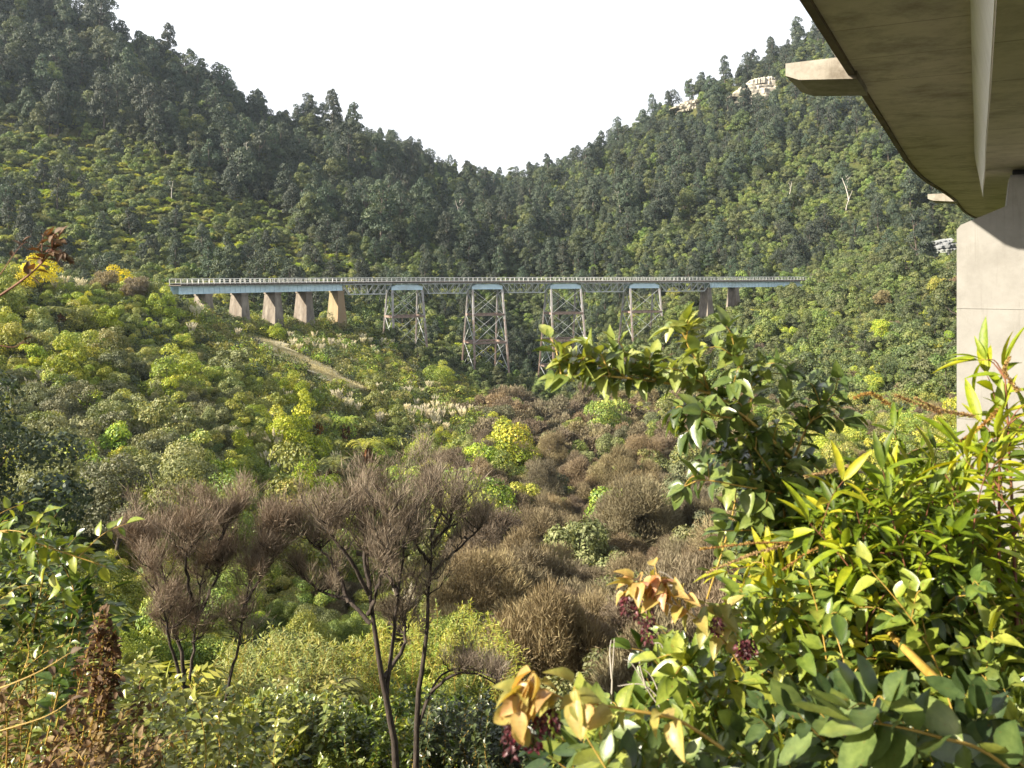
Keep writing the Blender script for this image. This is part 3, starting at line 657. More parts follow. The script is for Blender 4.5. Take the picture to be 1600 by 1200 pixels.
def proto_low(seed, leaf=0.13, w=1.3, n=420, asp=0.4):
    """leafy undergrowth tuft"""
    r = np.random.RandomState(seed); C = MB(); c, R = lobes(r, 7, w, w * 0.5, 0.12, 0.5); puff(C, r, c, R, n // 7, leaf, asp, 0.8, 0.8); return C
def proto_dead(seed, H=9):
    r = np.random.RandomState(seed); T = MB(); wobble_trunk(T, r, H, 0.24, 0.07, limbs=0)
    for k in range(7):
        z = H * r.uniform(0.4, 0.95); a = r.rand() * 6.28; l = r.uniform(0.6, 2.2); T.tube([(0, 0, z), (math.cos(a) * l * 0.6, math.sin(a) * l * 0.6, z + l * 0.4), (math.cos(a) * l, math.sin(a) * l, z + l)], [0.09, 0.06, 0.02], 4)
    return T

def join(C, T):
    J = MB(); J.v = C.v + T.v; J.t = C.t + T.t; off = C.n; J.f = C.f + [f + off for f in T.f]; J.m = C.m + [np.ones_like(m) for m in T.m]; J.n = C.n + T.n
    return J
PROTO = {}
def reg(kind, leafm, barkm, makers):
    L = []
    for i, (C, T, h) in enumerate(makers):
        d = dict(crown=C.mesh(kind + '_crown', leafm), trunk=T.mesh(kind + '_trunk', barkm, True), whole=join(C, T).mesh(kind, [leafm, barkm]), h=h)
        L.append(d)
    PROTO[kind] = L
reg('forest_tree', M['forest'], M['bark'], [proto_forest(100 + i) for i in range(7)])
reg('broadleaf_tree', M['midtree'], M['bark'], [proto_tall(200 + i) for i in range(5)])
reg('hillside_shrub', M['scrub'], M['bark'], [proto_round(300 + i, 0.7, 0.32) for i in range(6)])
reg('broadleaf_shrub', M['broad'], M['bark'], [proto_round(400 + i, 1.3, 0.19) for i in range(6)])
reg('bright_shrub', M['bright'], M['bark'], [proto_round(500 + i, 1.3, 0.19) for i in range(5)])
reg('olive_shrub', M['olive'], M['bark'], [proto_round(600 + i, 1.4, 0.17) for i in range(4)])
reg('manuka_bush', M['brown'], M['darkbark'], [proto_manuka(700 + i) for i in range(6)])
reg('tree_fern', M['fern'], M['bark'], [proto_fern(800 + i) for i in range(6)])
_pp = [proto_pampas(900 + i, n) for i, n in enumerate((18, 26, 34, 14))]
reg('fine_manuka_bush', M['brown'], M['darkbark'], [proto_manuka(720 + i, 8.0, strand=0.22, thin=0.018) for i in range(4)])
reg('near_broadleaf_shrub', M['broad'], M['bark'], [proto_round(420 + i, 5.0, 0.10) for i in range(4)])
M['lime'] = foliage('lime_leaves', [(0.075, 0.115, 0.024), (0.165, 0.205, 0.038), (0.32, 0.335, 0.075)], 0.5, 0.28, 0.38, 0.025)
reg('near_bright_shrub', M['lime'], M['bark'], [proto_round(520 + i, 5.0, 0.10) for i in range(4)])
PROTO['pampas_clump'] = [dict(crown=c.mesh('grass_blades', M['blade']), trunk=p.mesh('plumes', M['plume']), whole=join(c, p).mesh('pampas_clump', [M['blade'], M['plume']]), h=2.4) for c, p, h in _pp]
DEAD = [proto_dead(950 + i, 8 + i).mesh('dead_tree', M['palebark'], True) for i in range(4)]

# ------------------------------------------------------------------ where plants grow
def jitter_grid(y0, y1, sp, u0=-0.72, u1=0.72, seed=1):
    r = np.random.RandomState(seed); xm = max(abs(u0), abs(u1)) * y1
    gx, gy = np.meshgrid(np.arange(-xm, xm, sp), np.arange(y0, y1, sp), indexing='ij')
    x = (gx + r.uniform(-.5, .5, gx.shape) * sp * 0.9).ravel(); y = (gy + r.uniform(-.5, .5, gy.shape) * sp * 0.9).ravel()
    k = (x / np.maximum(y, 1) > u0) & (x / np.maximum(y, 1) < u1) & (y > y0) & (y < y1); return x[k], y[k]
def visible(x, y, z, clear=1.0, steps=44):
    """can the camera see the point (ground relief only)"""
    ok = np.ones(len(x), bool)
    for t in np.linspace(0.04, 0.97, steps): ok &= hgt(x * t, y * t) + clear * min(1, t * 3) * (y * t > 25) < z * t + 0.8
    return ok
def sight(px, py, D0, D1):
    for D in np.arange(D0, D1, 0.5):
        p = at(px, py, D)
        if hgt(p[0], p[1]) >= p[2]: return p
    return at(px, py, D1)
PATHQ = [(408, 532), (440, 548), (480, 572), (512, 588), (545, 606)]
PATHP = spline([sight(a, b, 110, 210) for a, b in PATHQ], 40)
TRK2 = _tp[::12, :2]
def near_track(x, y):
    return np.min(np.hypot(x[:, None] - TRK2[None, :, 0], y[:, None] - TRK2[None, :, 1]), axis=1)
def near_path(x, y): return np.min(np.hypot(x[:, None] - PATHP[None, :, 0], y[:, None] - PATHP[None, :, 1]), axis=1)

def kinds_for(x, y, r):
    """choose a species and size for each spot from where it lies in the valley"""
    z = hgt(x, y); px, py = proj(x, y, z); n = len(x); k = np.empty(n, object); s = np.ones(n); R = r.rand(n)
    nz = fbm(x / 30, y / 30, 3); n2 = fbm(x / 60 + 9, y / 60 + 4, 3)
    for i in range(n):
        X, Y, p, q, a, b, c = x[i], y[i], px[i], py[i], R[i], nz[i], n2[i]
        if Y > 255 and not (p > 870 and Y < 330 + 0.0 * p and p > 930):
            if p < 780 and (q > 155 + 0.48 * p + 90 * c or (q > 330 and p < 430)):        # sunlit fern slope below the forest
                k[i] = 'tree_fern' if a < 0.55 else ('hillside_shrub' if a < 0.93 else 'forest_tree'); s[i] = r.uniform(0.9, 1.6) if k[i] != 'forest_tree' else r.uniform(0.6, 1.2)
            elif p < 1240 and Y < 400 and q > 400:
                k[i] = 'broadleaf_tree' if a < 0.5 else ('forest_tree' if a < 0.75 else 'hillside_shrub'); s[i] = r.uniform(0.6, 1.0)
            elif p > 880 and (q > 245 + max(0, (1250 - p)) * 0.50 - 60 * c and b > -0.25 + 0.35 * (p < 1150)):    # lighter scrub on the right side
                k[i] = 'hillside_shrub' if a < 0.82 else ('broadleaf_tree' if a < 0.94 else 'forest_tree'); s[i] = r.uniform(0.8, 1.5)
            else:
                k[i] = 'forest_tree' if a < 0.72 else 'broadleaf_tree'; s[i] = r.uniform(0.6, 1.0) * (1.0 if k[i] == 'forest_tree' else 1.35) * (1.75 if r.rand() < 0.24 else 0.95)
                if p > 860: s[i] *= 1.0
                if p < 600 and Y < 560: s[i] *= 1.3
        elif p > 860 and Y > 120 and q < 640:
            k[i] = 'hillside_shrub' if a < 0.70 else ('broadleaf_tree' if a < 0.80 else ('manuka_bush' if a < 0.88 else 'broadleaf_shrub')); s[i] = r.uniform(0.6, 1.1) * (1.6 if r.rand() < 0.2 else 1)
            if b > 0.42: s[i] *= 0.6
        elif Y > 225:
            k[i] = 'hillside_shrub' if a < 0.7 else 'broadleaf_tree'; s[i] = r.uniform(0.5, 0.85)
        elif p > 690 + max(0, (40 - Y)) * 8 + (q < 760) * (760 - q) * 0.55 + 40 * c and p < 1180:          # brown manuka in the gully
            k[i] = 'manuka_bush' if a < 0.80 else ('bright_shrub' if a < 0.85 else ('broadleaf_shrub' if a < 0.92 else 'olive_shrub')); s[i] = r.uniform(0.8, 1.25) * (1.5 if r.rand() < 0.3 else 1)
            if Y < 60: s[i] *= 0.8
            if Y < 75 and k[i] == 'bright_shrub': k[i] = 'olive_shrub'; s[i] *= 0.7
            if Y < 75 and k[i] == 'broadleaf_shrub': s[i] *= 0.65
        elif p >= 1180:
            k[i] = 'broadleaf_shrub' if a < 0.7 else 'manuka_bush'; s[i] = r.uniform(0.7, 1.1)
        elif q > 830 and p > 450 and Y > 40 and a < 0.35:
            k[i] = 'manuka_bush'; s[i] = r.uniform(0.5, 0.8)
        elif p < 360 and 640 < q < 830 and Y > 30:
            k[i] = 'olive_shrub' if a < 0.8 else 'broadleaf_shrub'; s[i] = r.uniform(0.8, 1.25)
        else:                                                                        # the sunny spur
            br = 0.50 + 0.55 * b + (0.22 if q < 620 and p > 330 else 0.0) + (0.15 if 600 < q < 780 and p > 380 else 0)
            k[i] = 'bright_shrub' if a < br else ('broadleaf_shrub' if a < 0.86 else ('tree_fern' if a < 0.95 else ('pampas_clump' if a < 0.965 else 'olive_shrub')))
            s[i] = r.uniform(0.5, 0.95) * (1.6 if r.rand() < 0.2 else 1)
            if Y < 45: s[i] *= 0.55
            if p > 400 and q < 600: s[i] *= 0.62
            if k[i] == 'tree_fern': s[i] = r.uniform(0.5, 0.9)
    return z, px, py, k, s

sx, sy = [], []
for y0, y1, sp, sd_ in ((14, 45, 1.9, 11), (45, 110, 2.7, 12), (110, 225, 3.3, 13), (225, 340, 4.2, 14), (340, 480, 6.0, 15), (480, 850, 7.4, 16)):
    a, b = jitter_grid(y0, y1, sp, seed=sd_); sx.append(a); sy.append(b)
sx = np.concatenate(sx); sy = np.concatenate(sy)
PZ, PPX, PPY, PK, PS = kinds_for(sx, sy, np.random.RandomState(21))
dt = near_track(sx, sy); dp = near_path(sx, sy)
_, topy0 = proj(sx, sy, PZ + 9 * PS)
keep = ~((dt < 6) & (PK != 'hillside_shrub')) & ~(dt < 3.0) & (dp > 6.5)
PS = np.where((dt < 14) & (sy > 190), np.minimum(PS, 0.6), PS)
for _a, _b, _w, _h in ((1176, 146, 36, 30), (1075, 168, 24, 18), (1470, 392, 28, 20)): keep &= ~((np.abs(PPX - _a) < _w) & (topy0 < _b + _h * 0.35) & (PPY > _b - _h * 0.2) & (sy > 290))
keep &= ~((sx > 12) & (sx < 34) & (sy > 26) & (sy < 42) & (sx / sy > 0.5))           # the new pier stands here
keep &= ~((sy < 26) & (sx / sy > -0.32) & (sx / sy < 0.12) & (np.random.RandomState(5).rand(len(sx)) < 0.55))
# nothing may stick up in front of the viaduct
hh = np.array([dict(forest_tree=16, broadleaf_tree=8.5, hillside_shrub=4.2, broadleaf_shrub=4.4, bright_shrub=4.4, olive_shrub=4.4, manuka_bush=4.3, tree_fern=4.5, pampas_clump=2.5)[k] for k in PK]) * PS
_, topy = proj(sx, sy, PZ + hh)
keep &= ~((sy < 300) & (PPX > 285) & (PPX < 1300) & (topy < 470) & (sy < np.interp(PPX, [273, 530, 1105, 1262], [190, 236, 290, 312])))
floor_y = np.interp(PPX, [300, 420, 540, 600, 665, 790, 860, 960, 1030, 1110], [472, 500, 500, 505, 520, 560, 575, 500, 470, 470])
keep &= ~((sy < 250) & (sy > 120) & (PPX > 330) & (PPX < 960) & (topy < floor_y))
pathy = np.interp(PPX, [q[0] for q in PATHQ], [q[1] for q in PATHQ])
keep &= ~((PPX > 395) & (PPX < 560) & (sy < 200) & (sy > 90) & (topy < pathy + 14) & (PPY > pathy - 18))
for _x, _y, _w, _h in ((574, 712, 30, 22), (540, 668, 26, 14), (497, 668, 26, 14), (520, 742, 28, 14), (690, 652, 62, 26), (545, 632, 42, 14), (640, 606, 40, 10), (610, 750, 24, 16), (717, 612, 14, 10), (735, 628, 12, 8), (360, 528, 46, 40), (130, 436, 60, 8), (64, 405, 16, 10), (165, 425, 24, 8), (212, 425, 26, 8), (470, 560, 75, 26), (95, 500, 26, 12)):
    m_ = (np.abs(PPX - _x) < _w) & (topy < _y + _h) & (PPY > _y - _h) & (sy < 240) & (sy > 45); f_ = (PPY - (_y + _h)) / np.maximum(PPY - topy, 1)
    keep &= ~(m_ & (f_ < 0.3)); PS = np.where(m_, PS * np.clip(f_, 0.3, 1), PS)
    topy = np.where(m_, np.maximum(topy, _y + _h), topy)
def sub(m):
    global sx, sy, PZ, PPX, PPY, PK, PS, hh, topy, dt
    sx, sy, PZ, PPX, PPY, PK, PS, hh, topy, dt = [v[m] for v in (sx, sy, PZ, PPX, PPY, PK, PS, hh, topy, dt)]
sub(keep)
PK = np.where((PK == 'manuka_bush') & (sy < 135), 'fine_manuka_bush', PK)
PK = np.where((PK == 'broadleaf_shrub') & (sy < 50), 'near_broadleaf_shrub', PK); PK = np.where((PK == 'bright_shrub') & (sy < 50), 'near_bright_shrub', PK)
sub(sy > 16)
VIS = visible(sx, sy, PZ + hh * 0.75) & (PPX > -20) & (PPX < 1500) & (topy < 1190) & (PPY > -20)
APP = hh / sy

PLACE = [  # (test on px, py, y) -> where words
 (lambda p, q, y: y > 255 and p < 300, 'high on the left mountainside above the viaduct'),
 (lambda p, q, y: y > 255 and p < 560, 'on the left mountainside behind the concrete piers'),
 (lambda p, q, y: y > 255 and p < 780, 'on the far slope left of the valley notch'),
 (lambda p, q, y: y > 255 and p < 980, 'behind the steel towers below the valley notch'),
 (lambda p, q, y: y > 255 and p < 1200, 'on the right mountainside below the pale cliffs'),
 (lambda p, q, y: y > 255, 'on the right mountainside beyond the viaduct end'),
 (lambda p, q, y: p > 860 and y > 120, 'on the right bank in front of the viaduct'),
 (lambda p, q, y: p > 690 and y > 120, 'in the gully floor below the steel towers'),
 (lambda p, q, y: p > 690 and y > 55, 'in the middle of the gully'),
 (lambda p, q, y: p > 690, 'on the near side of the gully floor'),
 (lambda p, q, y: y > 150 and p > 300, 'beside the pale grass track on the spur'),
 (lambda p, q, y: y > 120, 'near the crest of the left spur'),
 (lambda p, q, y: y > 60 and p > 400, 'on the sunny face of the left spur'),
 (lambda p, q, y: y > 60, 'on the lower left spur'),
 (lambda p, q, y: p > 350, 'in the near hollow behind the bare branched trees'),
 (lambda p, q, y: True, 'on the near bank at the left'),
]
def place_words(p, q, y):
    for t, w in PLACE:
        if t(p, q, y): return w
LOOK = dict(fine_manuka_bush=('brown fine twigged bush', 'bush'), near_broadleaf_shrub=('dense green rounded shrub', 'shrub'), near_bright_shrub=('bright yellow green shrub', 'shrub'), forest_tree=('tall dark green forest tree', 'forest tree'), broadleaf_tree=('mid green broadleaf tree', 'tree'), hillside_shrub=('rounded olive green shrub', 'shrub'),
            broadleaf_shrub=('dense green rounded shrub', 'shrub'), bright_shrub=('bright yellow green shrub', 'shrub'), olive_shrub=('dull grey green shrub', 'shrub'),
            manuka_bush=('brown fine twigged bush', 'bush'), tree_fern=('tree fern with spreading fronds', 'tree fern'), pampas_clump=('grass clump with cream plumes', 'grass clump'))
PARTN = {'pampas_clump': ('blades', 'plumes')}
NMAX = dict(fine_manuka_bush=200, near_broadleaf_shrub=80, near_bright_shrub=60, forest_tree=290, broadleaf_tree=240, hillside_shrub=290, broadleaf_shrub=215, bright_shrub=225, olive_shrub=120, manuka_bush=95, tree_fern=280, pampas_clump=60)

def put(kind, x, y, z, s, rz, rot=(0, 0), var=0, parts=False, label=None, group=None, name=None, cat=None):
    P = PROTO[kind][var]
    NM = {'fine_manuka_bush': 'manuka_bush', 'near_broadleaf_shrub': 'broadleaf_shrub', 'near_bright_shrub': 'bright_shrub'}; name = name or NM.get(kind)
    if parts:
        o = empty(name or kind, (x, y, z), rz); o.scale = (s, s, s) if np.isscalar(s) else s
        a, b = PARTN.get(kind, ('crown', 'trunk'))
        for n_, me in ((a, P['crown']), (b, P['trunk'])): link(bpy.data.objects.new(n_, me), o)
    else:
        o = link(bpy.data.objects.new(name or kind, P['whole'])); o.location = (x, y, z); o.rotation_euler = (rot[0], rot[1], rz); o.scale = (s, s, s) if np.isscalar(s) else s
    if label: tag(o, label, cat or LOOK[kind][1], group)
    return o
rp_ = np.random.RandomState(33); chosen = np.zeros(len(sx), bool)
for kind, nm in NMAX.items():
    idx = np.where((PK == kind) & VIS)[0]; idx = idx[np.argsort(-APP[idx])][:nm]; chosen[idx] = True
    for i in idx:
        w = place_words(PPX[i], PPY[i], sy[i]); big = APP[i] * 832 > 34
        s = PS[i] * rp_.uniform(0.9, 1.1); sq = rp_.uniform(0.85, 1.25)
        put(kind, sx[i], sy[i], PZ[i] - 0.1, (s, s, s * sq), rp_.rand() * 6.28, var=rp_.randint(len(PROTO[kind])), parts=big,
            label='%s %s' % (LOOK[kind][0], w), group='%ss %s' % (LOOK[kind][0], w) if not kind.startswith('tree_fern') else 'tree ferns %s' % w)

# everything beyond the individuals: uncountable masses
def mass(name, kinds, idxs, label, extra=None):
    coll = bpy.data.collections.new(name + '_plants'); order = []; off = {}
    for kd in kinds:
        off[kd] = len(order)
        for P in PROTO[kd]:
            o = bpy.data.objects.new('%03d_plant' % len(order), P['whole']); coll.objects.link(o); order.append(o)
    scatter(name, coll, np.stack([sx[idxs], sy[idxs], PZ[idxs] - 0.15], 1), PS[idxs], np.array([off[PK[i]] + rp_.randint(len(PROTO[PK[i]])) for i in idxs]), label)
def scatter(name, coll, P, S, I, label, tilt=0.08):
    r = np.random.RandomState(len(P) % 1000); n = len(P); me = bpy.data.meshes.new(name); me.vertices.add(n); me.vertices.foreach_set('co', P.astype(np.float32).ravel())
    a = me.attributes.new('rot', 'FLOAT_VECTOR', 'POINT'); a.data.foreach_set('vector', np.stack([r.normal(size=n) * tilt, r.normal(size=n) * tilt, r.rand(n) * 6.28], 1).astype(np.float32).ravel())
    a = me.attributes.new('scl', 'FLOAT_VECTOR', 'POINT'); q = r.uniform(0.85, 1.2, n); a.data.foreach_set('vector', np.stack([S, S, S * q], 1).astype(np.float32).ravel())
    a = me.attributes.new('idx', 'INT', 'POINT'); a.data.foreach_set('value', np.asarray(I, np.int32))
    o = link(bpy.data.objects.new(name, me)); tag(o, label, kind='stuff')
    g = bpy.data.node_groups.new(name, 'GeometryNodeTree'); g.interface.new_socket('Geometry', in_out='INPUT', socket_type='NodeSocketGeometry'); g.interface.new_socket('Geometry', in_out='OUTPUT', socket_type='NodeSocketGeometry')
    nn = g.nodes; L = g.links; gi = nn.new('NodeGroupInput'); go = nn.new('NodeGroupOutput'); ip = nn.new('GeometryNodeInstanceOnPoints'); ci = nn.new('GeometryNodeCollectionInfo')
    ci.inputs['Collection'].default_value = coll; ci.inputs['Separate Children'].default_value = True; ci.inputs['Reset Children'].default_value = True
    def na(nm, t): k = nn.new('GeometryNodeInputNamedAttribute'); k.data_type = t; k.inputs['Name'].default_value = nm; return [s for s in k.outputs if s.enabled][0] if any(s.enabled for s in k.outputs) else k.outputs[0]
    e = nn.new('FunctionNodeEulerToRotation'); L.new(na('rot', 'FLOAT_VECTOR'), e.inputs[0]); L.new(e.outputs[0], ip.inputs['Rotation'])
    L.new(na('scl', 'FLOAT_VECTOR'), ip.inputs['Scale']); L.new(na('idx', 'INT'), ip.inputs['Instance Index']); ip.inputs['Pick Instance'].default_value = True
    L.new(gi.outputs[0], ip.inputs['Points']); L.new(ci.outputs[0], ip.inputs['Instance']); L.new(ip.outputs[0], go.inputs[0])
    md = o.modifiers.new('scatter', 'NODES'); md.node_group = g
    return o
ALLK = list(PROTO)
rest = np.where(~chosen)[0]
mass('distant_forest_cover', ALLK, rest[sy[rest] > 255], 'dense forest and scrub covering the mountainsides beyond the viaduct')
mass('hillside_scrub_cover', ALLK, rest[sy[rest] <= 255], 'dense green and brown scrub filling the gully and spurs')

# undergrowth: low leafy tufts between the shrubs
def undergrowth():
    coll = bpy.data.collections.new('tufts'); k = 0
    for mname, n in (('midtree', 2), ('scrub', 2), ('forest', 2), ('blade', 1), ('brown', 1), ('broad', 2), ('blade', 1)):  # the darker greens carry the shade of the gaps in their colour
        for j in range(n): o = bpy.data.objects.new('%03d_tuft' % k, proto_low(1000 + k, 0.17, 1.5, 420, 0.4).mesh('tuft', M[mname])); coll.objects.link(o); k += 1
    r = np.random.RandomState(55); X, Y = [], []
    for y0, y1, sp, sd_ in ((4.5, 30, 0.9, 71), (30, 80, 1.5, 72), (80, 240, 2.6, 73), (240, 340, 3.6, 74)):
        a, b = jitter_grid(y0, y1, sp, seed=sd_); X.append(a); Y.append(b)
    X = np.concatenate(X); Y = np.concatenate(Y); m = near_path(X, Y) > 6.5; X, Y = X[m], Y[m]; Z = hgt(X, Y)
    px, py = proj(X, Y, Z); n = len(X); I = r.randint(0, 6, n); nz = fbm(X / 14, Y / 14, 3)
    I = np.where((nz > 0.35) & (Y > 45), 6, I); I = np.where((px > 680) & (px < 1180) & (Y < 230) & (r.rand(n) < 0.7), 7, I)
    I = np.where((px > 300) & (px < 760) & (Y > 65) & (Y < 235) & (r.rand(n) < 0.75), r.randint(8, 11, n), I)
    S = np.clip(Y / 60, 0.55, 2.3) * r.uniform(0.7, 1.3, n)
    scatter('undergrowth', coll, np.stack([X, Y, Z - 0.05], 1), S, I, 'low leafy undergrowth and grass between the shrubs', 0.25)
undergrowth()
def understory():
    coll = bpy.data.collections.new('slope_plants'); k = 0
    for kd in ('hillside_shrub', 'tree_fern'):
        for P in PROTO[kd]: o = bpy.data.objects.new('%03d_plant' % k, P['whole']); coll.objects.link(o); k += 1
    X, Y = [], []
    for y0, y1, sp, sd_ in ((255, 420, 4.6, 81), (420, 720, 6.0, 82)): a, b = jitter_grid(y0, y1, sp, seed=sd_); X.append(a); Y.append(b)
    X = np.concatenate(X); Y = np.concatenate(Y); Z = hgt(X, Y); px, py = proj(X, Y, Z); r = np.random.RandomState(9); n = len(X)
    cl = np.ones(n, bool)
    for a_, b_, w_, h_ in ((1176, 146, 36, 34), (1075, 168, 24, 22), (1470, 392, 28, 22)): cl &= ~((np.abs(px - a_) < w_) & (np.abs(py - b_) < h_))
    cl &= near_track(X, Y) > 5; I = np.where((px < 560) & (py > 190) & (r.rand(n) < 0.6), r.randint(6, 12, n), r.randint(0, 6, n))
    scatter('slope_understory', coll, np.stack([X, Y, Z - 0.4], 1)[cl], (r.uniform(0.8, 1.5, n) * np.where(Y > 420, 1.3, 1.0))[cl], I[cl], 'low shrubs and ferns carpeting the far slopes under the trees')
understory()

# pale grass track
def build_track():
    P = PATHP; T = unit(np.gradient(P, axis=0)); Sd = np.stack([T[:, 1], -T[:, 0], T[:, 0] * 0], 1); V = []
    cols = np.linspace(-3.4, 3.4, 9)
    for i in range(len(P)):
        for c in cols:
            q = P[i] + Sd[i] * (c * (1.5 + 0.35 * math.sin(i * 1.3))); V.append((q[0], q[1], float(hgt(q[0], q[1])) + 0.45))
    k = len(cols); f = [(i * k + j, i * k + j + 1, (i + 1) * k + j + 1, (i + 1) * k + j) for i in range(len(P) - 1) for j in range(k - 1)]
    m = surface('dry_grass_track_ground', (0.44, 0.38, 0.24), (0.64, 0.58, 0.42), 1.2, 0.95, 0.4, spec=0.1)
    tag(MB().add(V, f).obj('grass_track', m, smooth=True), kind='structure')
    r = np.random.RandomState(8); n = 14000; i = r.randint(0, len(P), n); q = P[i] + Sd[i] * (r.normal(size=n) * 2.6)[:, None] + r.normal(size=(n, 3)) * 0.5; q[:, 2] = hgt(q[:, 0], q[:, 1]) + 0.4
    mb = MB(); mb.cards(q, np.array([0, 0, 1.0]) + r.normal(size=(n, 3)) * 0.35, rsph(n, r), r.uniform(0.5, 1.1, n), 0.09, r.rand(n))
    tag(mb.obj('dry_grass', M['drygrass']), 'pale dry grass standing along the track on the spur', kind='stuff')
build_track()

# ------------------------------------------------------------------ rock faces
M['rock'] = surface('pale_cliff_rock', (0.28, 0.25, 0.20), (0.46, 0.43, 0.37), 0.18, 0.9, 0.6, c3=(0.20, 0.18, 0.13), stretch=(1, 1, 4))
M['grock'] = surface('grey_slip_rock', (0.13, 0.14, 0.15), (0.23, 0.24, 0.25), 0.25, 0.9, 0.6, c3=(0.22, 0.24, 0.20), stretch=(1, 1, 2))
def cliff(px, py, Y, wpx, hpx, name, mat, label, seed):
    """a ledged rock wall standing in the slope; only its ragged front shows"""
    r = np.random.RandomState(seed); c = at(px, py, Y); w = wpx / F * Y; h = hpx / F * Y; c[1] = Y; mb = MB()
    nled = 7
    for j in range(nled):
        b = (j + 0.5) / nled; zz = (b - 0.5) * h; wl = w * (0.55 + 0.45 * math.sin(b * 2.6 + 0.2)) * r.uniform(0.75, 1.1); x0 = r.normal() * w * 0.08 + (b - 0.4) * w * 0.25; n = 22
        xs = np.linspace(-wl / 2, wl / 2, n) + x0; fr = np.cumsum(r.normal(size=n) * 0.8); fr -= np.linspace(fr[0], fr[-1], n); V = []
        for i in range(n):
            e = 1 - (2 * i / (n - 1) - 1) ** 4; th = h / nled * 0.72; zr = xs[i] * 0.14
            for yo, zo in ((12, -th), (-1.0 * e + fr[i] + 2.5 * b, -th * (0.4 + 0.8 * e)), (-1.6 * e + fr[i] + 2.5 * b, th * e * 0.5), (0.4 + fr[i] * 0.6 + 2.5 * b, th * (0.3 + 0.7 * e) + r.normal() * 0.3), (12, th * (0.3 + 0.7 * e))): V.append((xs[i], yo + b * h * 0.35, zz + zo + zr))
        f = [(i * 5 + k, i * 5 + (k + 1) % 5, i * 5 + 5 + (k + 1) % 5, i * 5 + 5 + k) for i in range(n - 1) for k in range(5)]
        mb.add(V, f); mb.add(V[:5], [(0, 1, 2, 3, 4)]); mb.add(V[-5:], [(4, 3, 2, 1, 0)])
    o = tag(mb.obj(name, mat), label, 'rock face'); p = sight(px, py + 6, Y * 0.8, Y * 1.2); k = p[1] / Y; o.location = (c[0] * k, p[1] - 5.5, c[2] * k + 1.0)
cliff(1176, 146, 600, 72, 44, 'rock_face', M['rock'], 'larger pale cliff among trees near the top of the right mountain', 1)
cliff(1075, 168, 590, 50, 20, 'rock_face', M['rock'], 'smaller pale cliff to the left on the right mountain', 2)
cliff(1470, 392, 330, 56, 26, 'slip_face', M['grock'], 'grey white slip scar beside the concrete pier', 3)

# dead pale trunks on the slopes
for i, (px, py, Y, s) in enumerate([(969, 318, 470, 1.4), (986, 318, 470, 1.4), (1326, 300, 430, 1.3), (1322, 318, 420, 0.9), (372, 262, 420, 1.1), (385, 240, 430, 1.0), (268, 300, 350, 0.7), (660, 335, 470, 1.3), (608, 318, 500, 1.0), (1232, 300, 450, 1.0), (718, 330, 500, 1.0)]):
    x = (px - CX) / F * Y; o = link(bpy.data.objects.new('dead_tree', DEAD[i % 4])); o.location = (x, Y, -(py - HY) / F * Y - 0.4 * 8 * s); o.scale = (s, s, s); o.rotation_euler = (0, 0.12 * ((i % 3) - 1), i)
    w = 'on the right mountainside above the viaduct' if px > 900 else 'among dark trees left of the valley notch'
    tag(o, 'bleached leafless tree trunk ' + w, 'dead tree', 'dead trunks ' + w)

# the air: an even pale haze round everything
def build_haze():
    m = bpy.data.materials.new('pale_air'); m.use_nodes = True; nt = m.node_tree; nt.nodes.remove(nt.nodes['Principled BSDF'])
    v = nt.nodes.new('ShaderNodeVolumePrincipled'); v.inputs['Color'].default_value = (0.72, 0.86, 1.0, 1); v.inputs['Density'].default_value = 0.00007; v.inputs['Anisotropy'].default_value = 0.2
    nt.links.new(v.outputs[0], nt.nodes['Material Output'].inputs['Volume'])
    mb = MB(); mb.box((0, 640, 0), (1820, 1560, 1)); V = mb.v[0]; V[:, 2] = np.where(V[:, 2] > 0, 400, -130)
    tag(mb.obj('haze', m), 'faint bluish haze filling the valley air', kind='stuff')
build_haze()
# ------------------------------------------------------------------ particular plants on the spur and in the gully
def spot(px, py, D0, D1=None):
    """ground place seen at px, py: march along the sight line until it meets the ground"""
    for D in np.arange(D0, D1 or D0 * 2.2, 0.5):
        p = at(px, py, D)
        if hgt(p[0], p[1]) >= p[2]: return float(p[0]), float(D), float(hgt(p[0], p[1]))
    p = at(px, py, D0); return float(p[0]), float(D0), float(hgt(p[0], p[1]))
def place(kind, px, py, D0, s, label, var=0, cat=None, group=None, parts=True, name=None, mats=None, fixed=False):
    if fixed: p = at(px, py, D0); x, y, z = float(p[0]), float(p[1]), float(hgt(p[0], p[1]))
    else: x, y, z = spot(px, py, D0)
    o = put(kind, x, y, z - 0.15, s, random.random() * 6, var=var, parts=parts, label=label, group=group, name=name, cat=cat)
    if mats:
        for c, m in zip(o.children, mats): c.data = c.data.copy(); c.data.materials[0] = m
    return o
random.seed(5)
SK = [proto_fern(850 + i, 2.6, 15, True) for i in range(3)]
SKM = [(c.mesh('fern_fronds', M['fern']), t.mesh('fern_trunk', M['bark'], True), s_.mesh('dead_frond_skirt', M['skirt'])) for c, t, s_ in SK]
